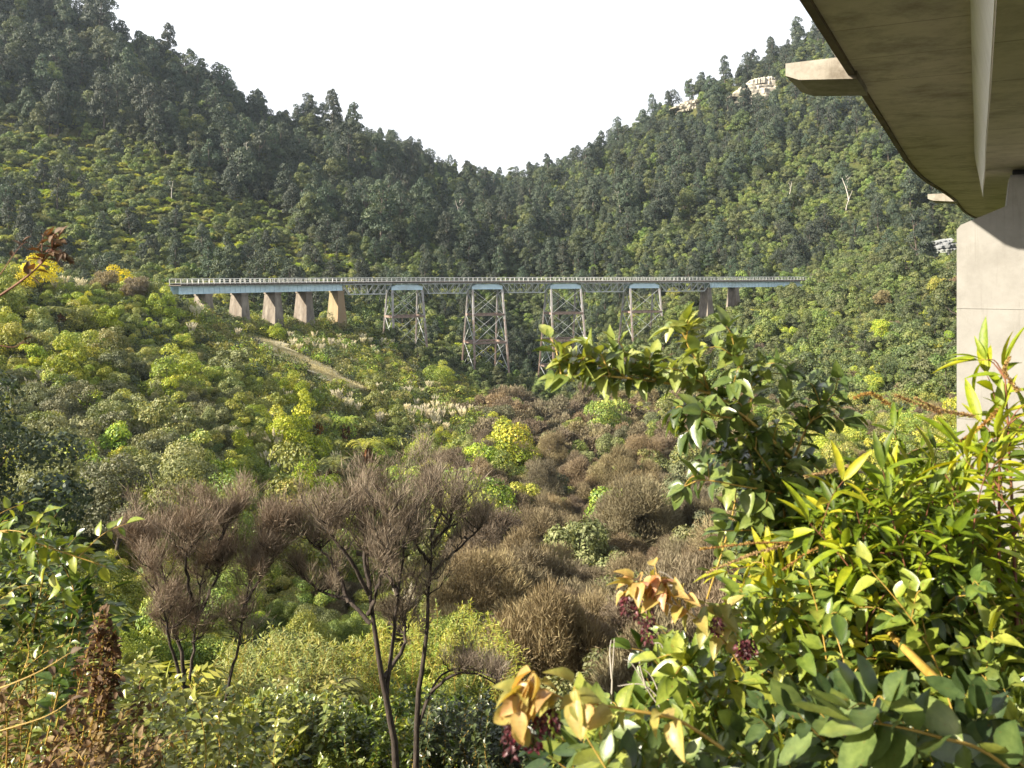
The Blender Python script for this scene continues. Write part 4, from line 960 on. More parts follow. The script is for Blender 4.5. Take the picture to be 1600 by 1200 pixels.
for i, (px, py, D, s, lb) in enumerate([(574, 735, 80, 1.25, 'large yellow green tree fern with a rusty skirt of dead fronds'), (540, 690, 95, 1.1, 'tree fern with golden fronds just behind the skirted one'),
        (497, 690, 95, 1.15, 'leftmost of the golden tree ferns on the spur face'), (520, 765, 80, 1.1, 'lowest of the golden tree ferns on the spur face'), (717, 625, 150, 1.0, 'small tree fern with orange dead fronds far up the spur'),
        (735, 640, 150, 0.8, 'small rusty tree fern below the far orange one'), (95, 520, 110, 1.2, 'pale green tree fern on the left spur crest')]):
    x, y, z = spot(px, py, D); o = empty('tree_fern', (x, y, z - 0.2), i); o.scale = (s, s, s); a = SKM[i % 3]
    for n_, me in zip(('fronds', 'trunk', 'dead_frond_skirt'), a): link(bpy.data.objects.new(n_, me), o)
    tag(o, lb, 'tree fern')
r = np.random.RandomState(91)
for (cx, cy, wx, wy, n, D, wd) in ((545, 640, 40, 14, 12, 120, 'left of the round grey shrub on the spur'), (690, 650, 60, 22, 34, 110, 'in the large plume patch above the gully'), (640, 612, 40, 8, 6, 140, 'along the spur shoulder'),
        (560, 538, 150, 10, 34, 170, 'in front of the concrete piers'), (135, 445, 55, 14, 16, 140, 'on the spur crest at the far left'), (1290, 430, 55, 8, 9, 280, 'where the viaduct meets the right bank'), (1160, 580, 60, 25, 6, 180, 'on the right bank'), (70, 625, 60, 20, 5, 70, 'on the lower left spur'), (400, 700, 90, 60, 8, 80, 'among shrubs on the spur face')):
    for k in range(n):
        q = cx + r.normal() * wx / 1.6, cy + r.normal() * wy / 1.6; x, y, z = spot(q[0], q[1] + 12, D)
        o = put('pampas_clump', x, y, z + 0.5, r.uniform(0.65, 1.0), r.rand() * 6, var=r.randint(4), parts=y < 140, label='tall grass clump with cream plumes %s' % wd, group='plumed grasses %s' % wd)
# yellow tree tops, grey mound and pale heads on the crest
for px, py, D, s, m, lb, kd in ((64, 425, 146, 1.35, 'yellow', 'narrow vivid yellow shrub at the far left on the spur crest', 'bright_shrub'), (184, 418, 172, 1.3, 'yellow', 'small vivid yellow bush on top of the grey brown mound', 'bright_shrub'),
        (165, 448, 160, 1.5, 'olive', 'grey brown domed bush on the spur crest left part', 'manuka_bush'), (212, 452, 166, 1.6, 'olive', 'grey brown domed bush on the crest nearest the viaduct end', 'manuka_bush'),
        (360, 560, 130, 1.75, 'olive', 'large grey green feathery bush in front of the concrete piers', 'olive_shrub'), (610, 765, 75, 0.95, 'white', 'pale dry shrub right of the skirted tree fern', 'olive_shrub'),
        (350, 545, 140, 0.8, 'white', 'bare silvery twigs in front of the grey green feathery bush', 'manuka_bush'), (855, 870, 60, 0.7, 'bright', 'small lime green bush in the brown gully scrub', 'bright_shrub'), (1045, 800, 85, 1.0, 'bright', 'lime green shrub at the right edge of the brown scrub', 'bright_shrub')):
    p = at(px, py, D); x, y = float(p[0]), float(p[1]); z = float(p[2]); zg = float(hgt(x, y))
    o = put(kd, x, y, min(z, zg + 1.5) if z > zg else zg - 0.1, s, 1, parts=True, label=lb, cat='bush' if 'bush' in lb else 'shrub')
    c = o.children[0]; c.data = c.data.copy(); c.data.materials[0] = M['olive'] if m == 'olive' else M[m]
M['greytwig'] = foliage('grey_brown_twigs', [(0.16, 0.135, 0.095), (0.25, 0.21, 0.15), (0.34, 0.30, 0.21)], 0.8, 0.2, 0.1, 0.01, 0.1)
for o in list(bpy.data.objects):
    if o.get('label', '').startswith('grey brown domed'): o.children[0].data.materials[0] = M['greytwig']

# ------------------------------------------------------------------ bare branched kanuka trees, near left of centre
M['twig'] = foliage('fine_brown_twigs', [(0.116, 0.088, 0.065), (0.198, 0.158, 0.117), (0.302, 0.258, 0.199)], 0.75, 0.12, 0.05, 0.005, 0.2, tcol=(1.1, 0.9, 0.7))
def bare_tree(name, limbs, D, seed, label, ntw, span, trunk_r=0.075):
    r = np.random.RandomState(seed); base = at(limbs[0][0][0], limbs[0][0][1], D); base[2] = min(base[2], float(hgt(base[0], base[1])) - 0.1)
    root = empty(name, base); tag(root, label, 'tree'); tw = MB(); sub_ = MB()
    for li, pl in enumerate(limbs):
        P = spline([at(a, b, D + (c if True else 0)) for a, b, c in pl], 16) - base
        if li == 0: P[0] = 0
        mb = MB(); r0 = trunk_r * (1 if li == 0 else 0.6); P = P + r.normal(size=P.shape) * 0.012; mb.tube(P, np.linspace(r0, 0.012, len(P)), 7, r.uniform(0.3, 0.7)); mb.obj('trunk' if li == 0 else 'limb', M['darkbark'], root, True)
        for k in range(13):
            i = r.randint(9 if li == 0 else 7, len(P)); a = P[i]; az = r.rand() * 6.28; l = span * r.uniform(0.35, 1.0)
            d = np.array([math.cos(az) * 0.8, math.sin(az) * 0.8, r.uniform(0.35, 1.0)]); d = unit(d); e = a + d * l + [0, 0, l * 0.25]; m_ = a + d * l * 0.5
            B = spline([a, m_, e], 7) + r.normal(size=(7, 3)) * 0.02; sub_.tube(B, np.linspace(0.016, 0.004, 7), 4, r.uniform(0.3, 0.8))
            for q in range(9):
                j = r.randint(1, 7); s0 = B[j]; d2 = unit(d * 0.6 + rsph(1, r)[0] * 0.7 + [0, 0, 0.75]); l2 = l * r.uniform(0.3, 0.6); e2 = s0 + d2 * l2; sub_.tube([s0, (s0 + e2) / 2 + r.normal(size=3) * 0.015, e2], [0.006, 0.004, 0.002], 3, r.uniform(0.3, 0.9))
                n = int(ntw * 1.5); t = r.rand(n) ** 0.7; p = s0 + d2 * (l2 * t)[:, None] + r.normal(size=(n, 3)) * 0.05; dd = unit(d2 * 0.8 + rsph(n, r) * 0.8 + np.array([0, 0, 0.45])); ll = r.uniform(0.10, 0.36, n)
                tw.cards(p + dd * (ll / 2)[:, None], dd, rsph(n, r), ll, r.uniform(0.004, 0.009, n), np.clip(0.5 + r.normal(size=n) * 0.25, 0, 1))
    sub_.obj('branches', M['darkbark'], root); tw.obj('twigs', M['twig'], root)
bare_tree('bare_tree', [[(622, 1215, 0), (612, 1140, 0), (598, 1060, 0), (584, 985, 0), (577, 900, 0.2), (566, 820, 0.4), (545, 770, 0.5)],
    [(604, 1085, 0), (612, 1010, 0.2), (622, 930, 0.2), (632, 850, 0), (650, 780, -0.3)], [(580, 975, 0), (545, 940, 0.2), (505, 925, 0.4), (478, 905, 0.6)],
    [(578, 960, 0), (590, 920, -0.3), (605, 870, -0.5), (610, 800, -0.6)], [(577, 930, 0), (550, 880, -0.3), (520, 840, -0.4), (505, 800, -0.4)], [(545, 940, 0), (520, 880, 0.3), (490, 850, 0.4)], [(622, 930, 0), (600, 880, 0.2), (608, 840, 0.2)], [(600, 1060, 0), (630, 1010, 0.5), (634, 960, 0.6), (655, 900, 0.7)],
    [(576, 915, 0), (570, 860, 0.2), (585, 800, 0.3), (600, 765, 0.3)]], 15.5, 1, 'bare dark branched tree with a fine brown twiggy crown near centre left', 13, 0.72)
bare_tree('bare_tree', [[(648, 1150, 0), (655, 1080, 0), (666, 1000, 0), (670, 930, 0), (674, 860, 0.2), (672, 790, 0.3)], [(672, 900, 0), (700, 870, 0.2), (735, 840, 0.4), (760, 810, 0.5)],
    [(673, 880, 0), (650, 850, -0.3), (640, 810, -0.5)], [(674, 850, 0), (700, 820, -0.3), (712, 780, -0.4)], [(672, 840, 0), (690, 790, 0.3), (675, 750, 0.4)]], 16.2, 2, 'slender bare tree with feathery brown crown right of the larger bare tree', 13, 0.72, 0.06)
bare_tree('bare_tree', [[(650, 1150, 0), (672, 1085, 0), (700, 1060, 0), (735, 1050, 0.2), (790, 1075, 0.3)], [(672, 1085, 0), (690, 1055, 0.2), (730, 1045, 0.2), (775, 1060, -0.3)]], 16.2, 3, 'low bare branch arching right at the foot of the bare trees', 9, 0.5, 0.04)
bare_tree('bare_tree', [[(296, 1200, 0), (294, 1130, 0), (288, 1060, 0), (278, 1000, 0), (262, 930, 0.2), (250, 870, 0.2)], [(292, 1100, 0), (300, 1030, 0.2), (308, 960, 0.3), (318, 890, 0.4)], [(290, 1080, 0), (270, 1020, -0.2), (256, 960, -0.4), (240, 890, -0.5)],
    [(345, 1125, 0), (360, 1060, 0.2), (375, 1000, 0.2), (385, 930, 0.3), (395, 870, 0.4)], [(306, 970, 0), (335, 910, 0.2), (355, 860, 0.3)], [(380, 950, 0), (410, 900, 0.2), (430, 860, 0.3)], [(300, 940, 0), (290, 880, -0.3), (300, 830, -0.4)], [(395, 870, 0.4), (420, 840, 0.3), (440, 830, 0.2)], [(250, 900, 0), (225, 860, 0.2), (212, 850, 0.3)], [(320, 890, 0), (345, 840, 0.2), (365, 805, 0.3)]], 15.5, 4,
    'bushy topped bare stemmed tree at the near left with a dense brown crown', 20, 0.62, 0.06)

# ------------------------------------------------------------------ foreground leaf plants
def leaf_tpl(wfn, fold=0.18, curl=0.25, n=5, wave=0.0):
    t = np.linspace(0, 1, n); w = wfn(t); z = -curl * t ** 2
    V = []
    for i in range(n): V += [(t[i], -w[i], z[i] + fold * w[i] + wave * math.sin(i * 2.1)), (t[i], 0, z[i]), (t[i], w[i], z[i] + fold * w[i] + wave * math.cos(i * 2.3))]
    f = []
    for i in range(n - 1): f += [(3 * i, 3 * i + 3, 3 * i + 4, 3 * i + 1), (3 * i + 1, 3 * i + 4, 3 * i + 5, 3 * i + 2)]
    return np.array(V), np.array(f)
OV = leaf_tpl(lambda t: 0.30 * np.sin(np.pi * t ** 0.75) ** 0.8 * (1 - 0.25 * t) + 0.004, 0.45, 0.22, 6, 0.012)
OV2 = leaf_tpl(lambda t: 0.27 * np.sin(np.pi * t ** 0.8) ** 0.85 + 0.004, 0.25, -0.12, 6, 0.02)
HT = leaf_tpl(lambda t: 0.36 * np.sin(np.pi * t ** 0.72) ** 0.75 * (1 - 0.30 * t) + 0.004, 0.55, 0.42, 8, 0.02)
LN = leaf_tpl(lambda t: 0.105 * np.sin(np.pi * t ** 0.8) ** 0.8 + 0.003, 0.5, 0.25, 6)
def glossy(name, stops, rough=0.35, trans=0.3, coat=0.25, tcol=(1.3, 1.2, 0.35)):
    m = foliage(name, stops, rough, trans, 0.02, 0.0, 0.5, tcol=tcol); nt = m.node_tree; b = nt.nodes['Principled BSDF']; src = b.inputs['Base Color'].links[0].from_socket; g = nt.nodes.new('ShaderNodeTexCoord')
    n1 = N(nt, 'ShaderNodeTexNoise', Scale=38, Detail=5, Roughness=0.7); nt.links.new(g.outputs['Object'], n1.inputs['Vector']); r1 = nt.nodes.new('ShaderNodeValToRGB'); r1.color_ramp.elements[0].position = 0.35; r1.color_ramp.elements[1].position = 0.65
    r1.color_ramp.elements[0].color = (0.62, 0.66, 0.6, 1); r1.color_ramp.elements[1].color = (1.2, 1.15, 1.1, 1); nt.links.new(n1.outputs['Fac'], r1.inputs['Fac']); c = mixc(nt, 1.0, src, r1.outputs['Color'], 'MULTIPLY')
    n2 = N(nt, 'ShaderNodeTexNoise', Scale=70, Detail=3, Roughness=0.6); nt.links.new(g.outputs['Object'], n2.inputs['Vector']); r2 = nt.nodes.new('ShaderNodeValToRGB'); r2.color_ramp.elements[0].position = 0.66; r2.color_ramp.elements[1].position = 0.72; nt.links.new(n2.outputs['Fac'], r2.inputs['Fac'])
    nt.links.new(mixc(nt, r2.outputs['Color'], c, (0.16, 0.09, 0.03)), b.inputs['Base Color']); bp = N(nt, 'ShaderNodeBump', Strength=0.35, Distance=0.004); nt.links.new(n1.outputs['Fac'], bp.inputs['Height']); nt.links.new(bp.outputs[0], b.inputs['Normal'])
    b.inputs['Coat Weight'].default_value = coat; b.inputs['Coat Roughness'].default_value = 0.25; return m
M['gloss'] = glossy('glossy_green_leaves', [(0.035, 0.065, 0.020), (0.085, 0.140, 0.030), (0.20, 0.26, 0.045), (0.32, 0.35, 0.07)])
M['lance'] = glossy('lance_leaves', [(0.060, 0.095, 0.020), (0.14, 0.20, 0.030), (0.26, 0.32, 0.045), (0.38, 0.37, 0.06)], 0.5, 0.38, 0.0)
M['grey'] = glossy('grey_green_leaves', [(0.022, 0.045, 0.016), (0.060, 0.105, 0.030), (0.14, 0.20, 0.045), (0.30, 0.34, 0.05)], 0.36, 0.3, 0.2)
M['autumn'] = glossy('orange_yellow_leaves', [(0.22, 0.27, 0.04), (0.40, 0.35, 0.05), (0.50, 0.30, 0.07), (0.52, 0.22, 0.13)], 0.45, 0.4, 0.1, tcol=(1.3, 1.0, 0.4))
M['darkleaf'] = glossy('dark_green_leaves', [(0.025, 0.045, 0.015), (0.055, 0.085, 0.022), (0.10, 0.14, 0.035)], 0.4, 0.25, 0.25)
M['deadleaf'] = glossy('brown_dead_leaves', [(0.064, 0.030, 0.014), (0.121, 0.068, 0.028), (0.204, 0.145, 0.056)], 0.7, 0.25, 0.0, tcol=(1.2, 0.8, 0.4))
M['tassel'] = glossy('wine_red_bracts', [(0.028, 0.004, 0.007), (0.070, 0.008, 0.015), (0.140, 0.021, 0.035)], 0.5, 0.2, 0.1, tcol=(1.2, 0.5, 0.5))
M['spike'] = glossy('brown_seed_spikes', [(0.22, 0.10, 0.04), (0.36, 0.22, 0.07), (0.46, 0.38, 0.09)], 0.8, 0.2, 0.0, tcol=(1.1, 0.9, 0.5))
M['stemred'] = surface('red_brown_stems', (0.09, 0.030, 0.018), (0.20, 0.085, 0.04), 12, 0.6, 0.1)
M['stemyel'] = surface('golden_stems', (0.26, 0.16, 0.03), (0.42, 0.29, 0.07), 12, 0.5, 0.1)

def leaves_on(mb, P, r, tpl, size, gap, tone, t0=0.1, droop=0.25, opp=True, spread=0.9, tip=True, face=None):
    """opposite pairs of leaves along a stem"""
    seg = np.concatenate([[0], np.cumsum(np.linalg.norm(np.diff(P, axis=0), axis=1))]); Ltot = seg[-1]; pos = np.arange(t0 * Ltot, Ltot, gap); n = len(pos)
    if n == 0: return
    C = np.stack([np.interp(pos, seg, P[:, k]) for k in range(3)], 1); T = unit(np.stack([np.interp(pos, seg, np.gradient(P, axis=0)[:, k]) for k in range(3)], 1))
    A = unit(np.cross(T, np.array([0.1, 0.2, 1.0]))); B = np.cross(T, A); ph = (np.arange(n) % 2) * np.pi / 2 + r.normal(size=n) * 0.4 + r.rand() * 3
    DD, NN, CC = [], [], []
    for s in (0, np.pi):
        a = ph + s; out = A * np.cos(a)[:, None] + B * np.sin(a)[:, None]; d = unit(out * spread + T * 0.55 + np.array([0, 0, -droop]) + r.normal(size=(n, 3)) * 0.18)
        nn = np.array([0, 0, 1.0]) + T * 0.3 + r.normal(size=(n, 3)) * 0.35 + np.array([-0.2, -0.25, 0]); DD.append(d); NN.append(nn); CC.append(C + out * 0.004)
    D = np.concatenate(DD); Nn = np.concatenate(NN); C2 = np.concatenate(CC); m = r.rand(len(D)) < 0.9; D, Nn, C2 = D[m], Nn[m], C2[m]
    if tip: D = np.concatenate([D, T[-1:], T[-1:] + [[0.3, 0, 0.2]]]); Nn = np.concatenate([Nn, Nn[-1:], Nn[-1:]]) ; C2 = np.concatenate([C2, P[-1:], P[-1:]])
    sz = size * r.uniform(0.6, 1.2, len(D)); mb.stamp(tpl[0], tpl[1], frame(D, Nn), C2, sz, np.clip(tone + r.normal(size=len(D)) * 0.16, 0, 1))
def tassel(root, p, r, L=0.075):
    mb = MB(); n = 46; t = np.repeat(np.linspace(0, 1, 12), 4)[:n]; a = r.rand(n) * 6.28; q = 0.009 * (0.6 + np.sin(t * 2.8)); P = p + np.stack([np.cos(a) * q, np.sin(a) * q, -t * L], 1)
    d = np.stack([np.cos(a), np.sin(a), -np.ones(n) * 0.9], 1); mb.stamp(HT[0], HT[1], frame(d, rsph(n, r)), P, np.full(n, 0.014), r.rand(n)); mb.tube([p, p - [0, 0, L]], 0.0015, 4, 0.3)
    mb.obj('flower_tassel', M['tassel'], root)
def spike(root, P, r, rad=0.009):
    P = spline(P, 40); mb = MB(); mb.tube(P, 0.0025, 4, 0.2); n = 420; i = r.randint(0, 40, n); t = i / 39.0; d = rsph(n, r); q = P[i] + d * (rad * (1.15 - 0.75 * t))[:, None] * r.uniform(0.3, 1, n)[:, None]
    T = unit(np.gradient(P, axis=0))[i]; mb.cards(q, unit(d + T * 0.8), rsph(n, r), r.uniform(0.006, 0.014, n), 0.005, r.rand(n)); mb.obj('flower_spike', M['spike'], root)

def plant(name, label, cat, leafm, stemm, seed):
    """an empty plus collectors; returns add(stem polyline) and finish()"""
    return dict(name=name, label=label, cat=cat, lm=leafm, sm=stemm, r=np.random.RandomState(seed), leaf=MB(), st=MB(), late=[])
def stem(pl, pts, rad=0.006, size=0.11, gap=0.05, tone=0.5, tpl=OV, side=3, sl=0.3, t0=0.2, world=False, **k):
    r = pl['r']; P = spline(pts if world else [at(a, b, c) for a, b, c in pts], 18); pl['st'].tube(P, np.linspace(rad, rad * 0.3, len(P)), 6, 0.5)
    leaves_on(pl['leaf'], P, r, tpl, size, gap, tone, t0, **k); T = unit(np.gradient(P, axis=0))
    for j in range(side):
        i = r.randint(int(t0 * 17) + 1, 17); d = unit(rsph(1, r)[0] + T[i] * 0.9 + [0, 0, 0.35]); l = sl * r.uniform(0.5, 1.1); Q = spline([P[i], P[i] + d * l * 0.5 + [0, 0, 0.02], P[i] + d * l + [0, 0, -0.02]], 8)
        pl['st'].tube(Q, np.linspace(rad * 0.45, 0.001, 8), 5, 0.5); leaves_on(pl['leaf'], Q, r, tpl, size * 0.9, gap, tone + r.normal() * 0.08, 0.15, **k)
    return P
def finish(pl, base):
    b = np.array(base, float); b[2] = float(hgt(b[0], b[1])) ; o = empty(pl['name'], b); tag(o, pl['label'], pl['cat'])
    for mb, n_, m in ((pl['st'], 'stems', pl['sm']), (pl['leaf'], 'leaves', pl['lm'])):
        if mb.v:
            mb.v = [v - b for v in mb.v]; mb.obj(n_, m, o, True)
    for fn, args in pl['late']:
        tmp = fn(o, *args)
    for c in o.children:
        if c.name.split('.')[0] in ('flower_tassel', 'flower_spike'): c.matrix_parent_inverse = Matrix.Translation(-b)
    return o
def thicket(pl, px0, px1, top, D0, D1, n, size, gap, tpl, tone=0.45, tsd=0.18, lean=-0.25, low=1290, rad=0.005, side=2, sl=0.25, deep=0.85, **k):
    r = pl['r']
    for i in range(n):
        px = r.uniform(px0, px1); D = r.uniform(D0, D1); tp = np.interp(px, [q[0] for q in top], [q[1] for q in top]); py = tp + (low - 60 - tp) * r.rand() ** 1.5 * deep
        tip = at(px, py, D); L = r.uniform(0.5, 0.9); b = tip + np.array([-lean * L + r.normal() * 0.1, r.normal() * 0.15, -L]); m_ = (tip + b) / 2 + np.array([0.06 * r.normal() + 0.05, 0, 0.10])
        stem(pl, [b, m_, tip], rad, size * r.uniform(0.8, 1.15), gap, tone + r.normal() * tsd, tpl, side, sl, 0.15, True, **k)

# glossy arching shrub reaching left across the gully view
pA = plant('arching_shrub', 'glossy leaved shrub arching left in front of the right bank', 'shrub', M['gloss'], M['stemyel'], 11)
S = dict(size=0.092, gap=0.034, droop=0.08)
stem(pA, [(1560, 1180, 3.6), (1470, 1010, 3.5), (1385, 895, 3.4), (1310, 800, 3.3), (1235, 715, 3.3), (1160, 655, 3.2)], 0.014, side=5, tone=0.35, t0=0.45, **S)
stem(pA, [(1235, 715, 3.3), (1180, 665, 3.2), (1120, 620, 3.2), (1050, 600, 3.2), (970, 590, 3.1), (905, 585, 3.1), (868, 590, 3.1)], 0.008, side=10, sl=0.20, tone=0.55, t0=0.15, **S)
stem(pA, [(1110, 618, 3.2), (1095, 575, 3.2), (1075, 540, 3.2), (1072, 520, 3.2)], 0.005, side=4, sl=0.12, tone=0.75, **S)
stem(pA, [(1165, 655, 3.2), (1175, 610, 3.2), (1160, 575, 3.1), (1150, 560, 3.1)], 0.005, side=6, sl=0.16, tone=0.45, **S)
stem(pA, [(1160, 655, 3.2), (1120, 650, 3.1), (1090, 640, 3.0), (1075, 650, 3.0)], 0.005, side=5, sl=0.14, tone=0.35, **S)
stem(pA, [(960, 590, 3.1), (935, 570, 3.1), (900, 560, 3.1), (880, 565, 3.1)], 0.004, side=4, sl=0.10, tone=0.8, **S)
stem(pA, [(1040, 600, 3.2), (1010, 575, 3.2), (975, 565, 3.2), (965, 560, 3.2)], 0.004, side=4, sl=0.12, tone=0.65, **S)
stem(pA, [(1240, 720, 3.3), (1260, 670, 3.3), (1290, 630, 3.3), (1310, 608, 3.3)], 0.006, side=6, sl=0.15, tone=0.3, **S)
stem(pA, [(1300, 790, 3.3), (1240, 775, 3.2), (1160, 760, 3.1), (1100, 750, 3.1), (1070, 760, 3.1)], 0.005, side=5, sl=0.12, tone=0.4, **S)
stem(pA, [(1350, 850, 3.4), (1280, 850, 3.3), (1200, 830, 3.2), (1130, 830, 3.2)], 0.005, side=5, sl=0.18, tone=0.4, **S)
thicket(pA, 1090, 1300, [(1090, 680), (1180, 660), (1240, 700), (1300, 740)], 3.1, 3.7, 16, 0.095, 0.036, OV, 0.4, 0.15, -0.3, 900, 0.004, 3, 0.18, 0.8)
finish(pA, at(1560, 1180, 3.6))

# tall lance-leaved shrub with seed spikes
TOPB = [(1180, 900), (1240, 820), (1300, 760), (1380, 720), (1450, 720), (1490, 740), (1530, 720), (1600, 680), (1700, 660)]
pB = plant('butterfly_bush', 'yellow green lance leaved bush with brown seed spikes in front of the pier', 'bush', M['lance'], M['stemred'], 12)
thicket(pB, 1200, 1500, TOPB, 2.7, 3.9, 70, 0.125, 0.042, LN, 0.42, 0.26, -0.15, 1150, 0.004, 3, 0.20, 0.6, droop=0.15, spread=0.75)
thicket(pB, 1480, 1720, [(1480, 700), (1600, 640), (1720, 620)], 2.7, 3.9, 18, 0.14, 0.055, LN, 0.5, 0.2, -0.1, 1150, 0.004, 3, 0.20, 0.7, droop=0.15, spread=0.75)
for x0, x1, y0, y1 in ((1530, 1505, 1000, 780), (1560, 1562, 960, 650), (1500, 1500, 1120, 760), (1590, 1570, 900, 580)):
    stem(pB, [(x0, y0 + 120, 3.0), ((x0 + x1) / 2, (y0 + y1) / 2 + 20, 3.0), (x1, y1, 3.0)], 0.008, 0.17, 0.09, 0.6, LN, 5, 0.2, 0.3)
for pts in (((1330, 728), (1290, 738), (1258, 745)), ((1390, 632), (1360, 615), (1335, 622)), ((1470, 645), (1430, 630), (1400, 618)), ((1590, 610), (1570, 580), (1578, 558)), ((1520, 650), (1470, 640), (1430, 622)), ((1230, 850), (1170, 868), (1105, 895)),
            ((1260, 850), (1190, 848), (1095, 858)), ((1330, 850), (1270, 860), (1210, 900)), ((1400, 870), (1360, 850), (1330, 825)), ((1560, 640), (1540, 660), (1500, 690)), ((1290, 930), (1250, 945), (1190, 990))):
    pB['late'].append((spike, ([at(a, b, 2.9) for a, b in pts], pB['r'], 0.010)))
finish(pB, at(1500, 1150, 3.3))

# dark interior shrub behind
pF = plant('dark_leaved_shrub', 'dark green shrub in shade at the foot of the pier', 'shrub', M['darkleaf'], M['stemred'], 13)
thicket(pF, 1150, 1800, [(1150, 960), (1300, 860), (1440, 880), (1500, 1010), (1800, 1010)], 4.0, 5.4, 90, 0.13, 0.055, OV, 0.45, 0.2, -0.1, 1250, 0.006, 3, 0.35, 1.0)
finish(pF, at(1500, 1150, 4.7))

# yellow-green mid shrub
pE = plant('leafy_shrub', 'sunny yellow green leafy shrub at bottom right', 'shrub', M['gloss'], M['stemyel'], 14)
thicket(pE, 960, 1560, [(960, 1120), (1050, 1010), (1120, 955), (1200, 900), (1320, 880), (1560, 900)], 2.5, 3.5, 150, 0.082, 0.038, OV, 0.55, 0.30, -0.25, 1290, 0.004, 2, 0.2, 0.9)
finish(pE, at(1250, 1250, 3.0))

# honeysuckle with orange leaves and wine-red tassels
pC = plant('flowering_honeysuckle', 'honeysuckle shrub with orange yellow leaves and wine red tassels', 'shrub', M['autumn'], M['stemyel'], 15)
A_ = dict(size=0.060, gap=0.036)
stem(pC, [(1130, 1170, 1.75), (1060, 1125, 1.72), (1000, 1112, 1.7), (930, 1100, 1.7), (870, 1090, 1.7), (815, 1082, 1.7)], 0.004, side=1, sl=0.08, tone=0.25, tpl=HT, t0=0.3, droop=0.8, **A_)
stem(pC, [(880, 1092, 1.7), (840, 1075, 1.7), (815, 1085, 1.7), (800, 1105, 1.7)], 0.003, side=2, sl=0.05, tone=0.5, tpl=HT, droop=0.8, **A_)
stem(pC, [(1170, 1060, 2.6), (1130, 1000, 2.55), (1080, 960, 2.5), (1030, 935, 2.5), (985, 915, 2.5)], 0.004, side=3, sl=0.1, tone=0.35, tpl=HT, t0=0.3, droop=0.6, **A_)
stem(pC, [(1060, 945, 2.5), (1040, 920, 2.5), (1010, 912, 2.5), (990, 905, 2.5)], 0.003, side=3, sl=0.06, tone=0.6, tpl=HT, droop=0.5, **A_)
stem(pC, [(1190, 1040, 2.6), (1150, 990, 2.6), (1125, 965, 2.6)], 0.003, side=2, sl=0.08, tone=0.15, tpl=HT, droop=0.5, **A_)
for px, py, L in ((812, 1102, 0.09), (800, 1125, 0.07), (834, 1120, 0.06), (860, 1105, 0.05), (998, 932, 0.07), (1012, 938, 0.09), (978, 932, 0.05), (1012, 975, 0.05), (1120, 965, 0.05), (1158, 1000, 0.05), (1172, 1000, 0.05), (1165, 1004, 0.04)):
    D = 1.7 if py > 1040 else 2.5; pC['late'].append((tassel, (at(px, py, D), pC['r'], L)))
finish(pC, at(1150, 1180, 2.5))

# big grey-green leaves along the bottom
pD = plant('broad_leaved_shrub', 'grey green broad leaved shrub along the bottom right edge', 'shrub', M['grey'], M['stemyel'], 16)
TOPD = [(830, 1175), (900, 1130), (1000, 1125), (1100, 1140), (1220, 1110), (1330, 1075), (1450, 1050), (1650, 1040)]
thicket(pD, 830, 1680, TOPD, 1.9, 2.6, 62, 0.088, 0.042, OV2, 0.5, 0.28, -0.3, 1330, 0.004, 2, 0.15, 0.8)
stem(pD, [(1620, 1240, 1.8), (1540, 1175, 1.8), (1460, 1150, 1.8), (1400, 1135, 1.8), (1330, 1125, 1.8)], 0.005, 0.12, 0.05, 0.4, OV2, 3, 0.12, 0.1)
stem(pD, [(1480, 1080, 2.2), (1400, 1000, 2.6), (1330, 930, 3.0), (1290, 880, 3.2)], 0.016, 0.12, 0.2, 0.4, OV2, 1, 0.12, 0.6)
finish(pD, at(1300, 1300, 2.2))

# bleached dead twigs sticking up
def dead_twigs(pts, label, D, mat='palebark', rad=0.0035):
    mb = MB(); b = at(*pts[0][0], D)
    for pl in pts: P = spline([at(a, c, D) for a, c in pl], 12) - b; mb.tube(P, np.linspace(rad, rad * 0.35, 12), 5, 0.5)
    o = mb.obj('dead_twig', M[mat], None, True); o.location = b; tag(o, label, 'twig'); return o
dead_twigs([[(955, 1110), (957, 1050), (960, 998)], [(956, 1060), (953, 1020), (955, 1000)]], 'upright bleached dead twig left of the orange leaves', 2.9)
dead_twigs([[(1060, 1140), (1020, 1090), (990, 1040), (975, 1030)], [(1030, 1100), (1045, 1060), (1035, 1010), (1022, 1005)], [(1010, 1075), (1000, 1040), (1002, 1020)], [(1050, 1120), (1010, 1072), (965, 1072)], [(1040, 1110), (1020, 1060), (1005, 1045)]], 'tangle of bleached dead twigs under the orange leaved honeysuckle', 2.8)
dead_twigs([[(1090, 985), (1075, 930), (1045, 900), (1030, 893)], [(1070, 925), (1050, 915), (1035, 918)], [(1075, 950), (1055, 945)]], 'bleached twig poking out above the orange leaved honeysuckle', 2.6)

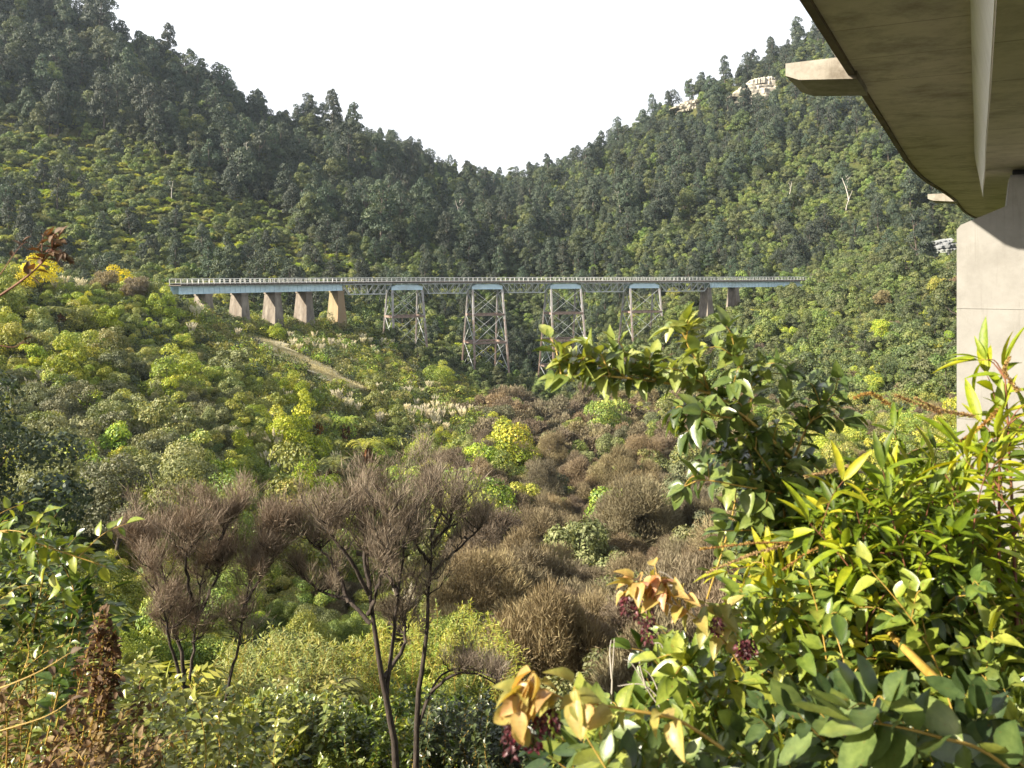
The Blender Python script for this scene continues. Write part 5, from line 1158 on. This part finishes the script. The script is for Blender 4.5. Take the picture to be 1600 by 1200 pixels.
# left foreground: bank of small leaves with brown dead seed heads
TOPL = [(-150, 900), (0, 880), (60, 940), (130, 1010), (200, 1030), (280, 1080), (380, 1130), (480, 1190)]
pL = plant('leafy_bush', 'mixed green leafy bush at the bottom left edge', 'bush', M['gloss'], M['stemyel'], 21)
thicket(pL, -150, 420, TOPL, 4.5, 7.0, 110, 0.075, 0.048, OV, 0.8, 0.25, 0.1, 1290, 0.005, 3, 0.35, 1.0); finish(pL, at(60, 1300, 5.5))
pM = plant('withered_bush', 'withered bush with rusty brown leaves in the bottom left corner', 'bush', M['deadleaf'], M['stemyel'], 22)
thicket(pM, -120, 240, [(-120, 960), (60, 1040), (240, 1120)], 3.6, 5.5, 50, 0.05, 0.034, OV, 0.5, 0.2, 0.1, 1290, 0.005, 3, 0.3, 1.0)
for k in range(8): a = pM['r'].uniform(0, 50); stem(pM, [(100 + a, 1200, 4.4), (120 + a, 1080, 4.4), (140 + a * 0.8, 945 + abs(a - 25) * 2.4, 4.4)], 0.005, 0.045, 0.024, 0.3, OV, 4, 0.08, 0.4)
finish(pM, at(80, 1250, 4.4))
pV = plant('climbing_vine', 'dark glossy climber with yellow leaves at the left edge', 'vine', M['gloss'], M['stemyel'], 23)
stem(pV, [(-80, 850, 4), (0, 830, 4), (60, 850, 4), (120, 870, 4), (165, 885, 4)], 0.006, 0.085, 0.05, 0.6, OV, 7, 0.35, 0.1)
thicket(pV, -120, 150, [(-120, 830), (0, 820), (80, 870), (150, 930)], 4.6, 6.0, 40, 0.10, 0.06, OV, 0.25, 0.2, 0.1, 1000, 0.005, 3, 0.3, 1.0); finish(pV, at(-40, 1200, 4.5))
pW = plant('dry_branch', 'thin bare branch with curled brown leaves at the left edge', 'branch', M['deadleaf'], M['stemred'], 24)
stem(pW, [(-60, 500, 3.2), (0, 462, 3.2), (45, 430, 3.2), (75, 400, 3.2), (92, 370, 3.2)], 0.006, 0.05, 0.030, 0.35, OV, 6, 0.12, 0.62)
stem(pW, [(-60, 470, 3.2), (-10, 440, 3.2), (20, 400, 3.2), (35, 380, 3.2)], 0.003, 0.04, 0.2, 0.4, OV, 1, 0.08, 0.8)
stem(pW, [(-60, 535, 3.2), (0, 540, 3.2), (22, 542, 3.2), (38, 532, 3.2)], 0.003, 0.04, 0.3, 0.4, OV, 0, 0.08, 0.9)
stem(pW, [(-80, 700, 3.4), (-70, 600, 3.3), (-60, 500, 3.2)], 0.008, 0.05, 0.3, 0.4, OV, 0, 0.08, 0.9); stem(pW, [(-90, 1350, 3.4), (-86, 1000, 3.4), (-80, 700, 3.4)], 0.010, 0.05, 0.3, 0.4, OV, 0, 0.08, 0.9); finish(pW, at(-90, 1350, 3.4))
pX = plant('bramble_cane', 'golden arching canes crossing the bottom left corner', 'cane', M['deadleaf'], M['stemyel'], 25)
stem(pX, [(-60, 1090, 3.0), (0, 1075, 3.0), (60, 1050, 3.0), (110, 1020, 3.0)], 0.004, 0.04, 0.3, 0.4, OV, 0, 0.1, 0.8); stem(pX, [(-60, 1160, 3.0), (0, 1142, 3.0), (70, 1120, 3.0), (110, 1095, 3.0)], 0.004, 0.04, 0.3, 0.4, OV, 0, 0.1, 0.8); finish(pX, at(-60, 1300, 3.0))

# dark olive tree at the left edge and olive crowns beside it
for px, py, D, s, kd, lb in ((-38, 800, 30, 1.25, 'broadleaf_tree', 'dark olive tree half out of frame at the left edge'), (95, 835, 50, 0.95, 'broadleaf_tree', 'leftmost crown of the olive row beside the dark edge tree'), (175, 835, 46, 0.85, 'broadleaf_tree', 'second olive crown from the left in the olive row'), (270, 830, 50, 0.9, 'broadleaf_tree', 'larger olive crown directly above the dense brown crowned tree'), (330, 800, 56, 0.75, 'broadleaf_tree', 'small olive crown at the right end of the olive row'),
        (150, 900, 22, 0.8, 'tree_fern', 'dark spreading tree fern left of the dense brown tree'), (488, 1085, 20, 0.75, 'tree_fern', 'bright tree fern between the two bare tree trunks'), (60, 880, 24, 0.8, 'tree_fern', 'shaded tree fern at the left edge below the olive tree')):
    p = at(px, py, D); x, y = float(p[0]), float(p[1]); zg = float(hgt(x, y)); h = PROTO[kd][0]['h']
    o = put(kd, x, y, zg - 0.1, s, px, var=abs(px) % 3, parts=True, label=lb, cat='tree fern' if kd == 'tree_fern' else 'tree', name=None if kd == 'tree_fern' else 'olive_tree')
    if kd != 'tree_fern':
        C_, T_, h_ = proto_tall(1200 + px, 3.0, 0.17); o.children[0].data = C_.mesh('olive_crown', M['forest' if px < 0 else 'olive']); o.children[1].data = T_.mesh('olive_trunk', M['bark'], True)

# leafy bushes in the hollow at the bottom centre
for i, (x0, x1, tp, D0, D1, tone, lm, lb, sz) in enumerate(((330, 560, [(330, 1130), (430, 1075), (560, 1100)], 16.8, 19.5, 0.62, 'gloss', 'light green leafy bush at the bottom between the brown crowned tree and the bare tree', 0.15), (500, 720, [(500, 1120), (600, 1090), (720, 1080)], 17, 20, 0.55, 'gloss', 'mid green leafy bush around the foot of the larger bare tree', 0.15),
        (650, 860, [(650, 1100), (760, 1090), (860, 1120)], 16.5, 19, 0.45, 'darkleaf', 'darker green leafy bush at the bottom left of the orange leaves', 0.14), (160, 380, [(160, 1120), (260, 1130), (380, 1110)], 16.5, 19, 0.5, 'gloss', 'pale speckled leafy bush under the brown crowned tree', 0.12),
        (520, 820, [(520, 1010), (640, 960), (740, 940), (820, 1020)], 21, 25, 0.72, 'lance', 'yellow green leafy bush behind the slender bare tree', 0.16), (340, 560, [(340, 1020), (450, 980), (560, 1000)], 20, 23, 0.6, 'lance', 'pale green leafy bush behind the bare tree left side', 0.16))):
    pG = plant('leafy_bush', lb, 'bush', M[lm], M['stemyel'], 60 + i); r = pG['r']
    for k in range(150):
        px = r.uniform(x0, x1); D = r.uniform(D0, D1); t_ = np.interp(px, [q[0] for q in tp], [q[1] for q in tp]); py = t_ + 190 * r.rand() ** 1.6; tip = at(px, py, D); L = r.uniform(0.9, 1.8)
        b_ = tip + np.array([r.normal() * 0.35, r.normal() * 0.3, -L]); stem(pG, [b_, (tip + b_) / 2 + r.normal(size=3) * 0.08, tip], 0.008, sz * r.uniform(0.8, 1.15), 0.075, tone + r.normal() * 0.15, LN if lm == 'lance' else OV, 4, 0.4, 0.25, True)
    c_ = at((x0 + x1) / 2, 1300, (D0 + D1) / 2); finish(pG, c_)
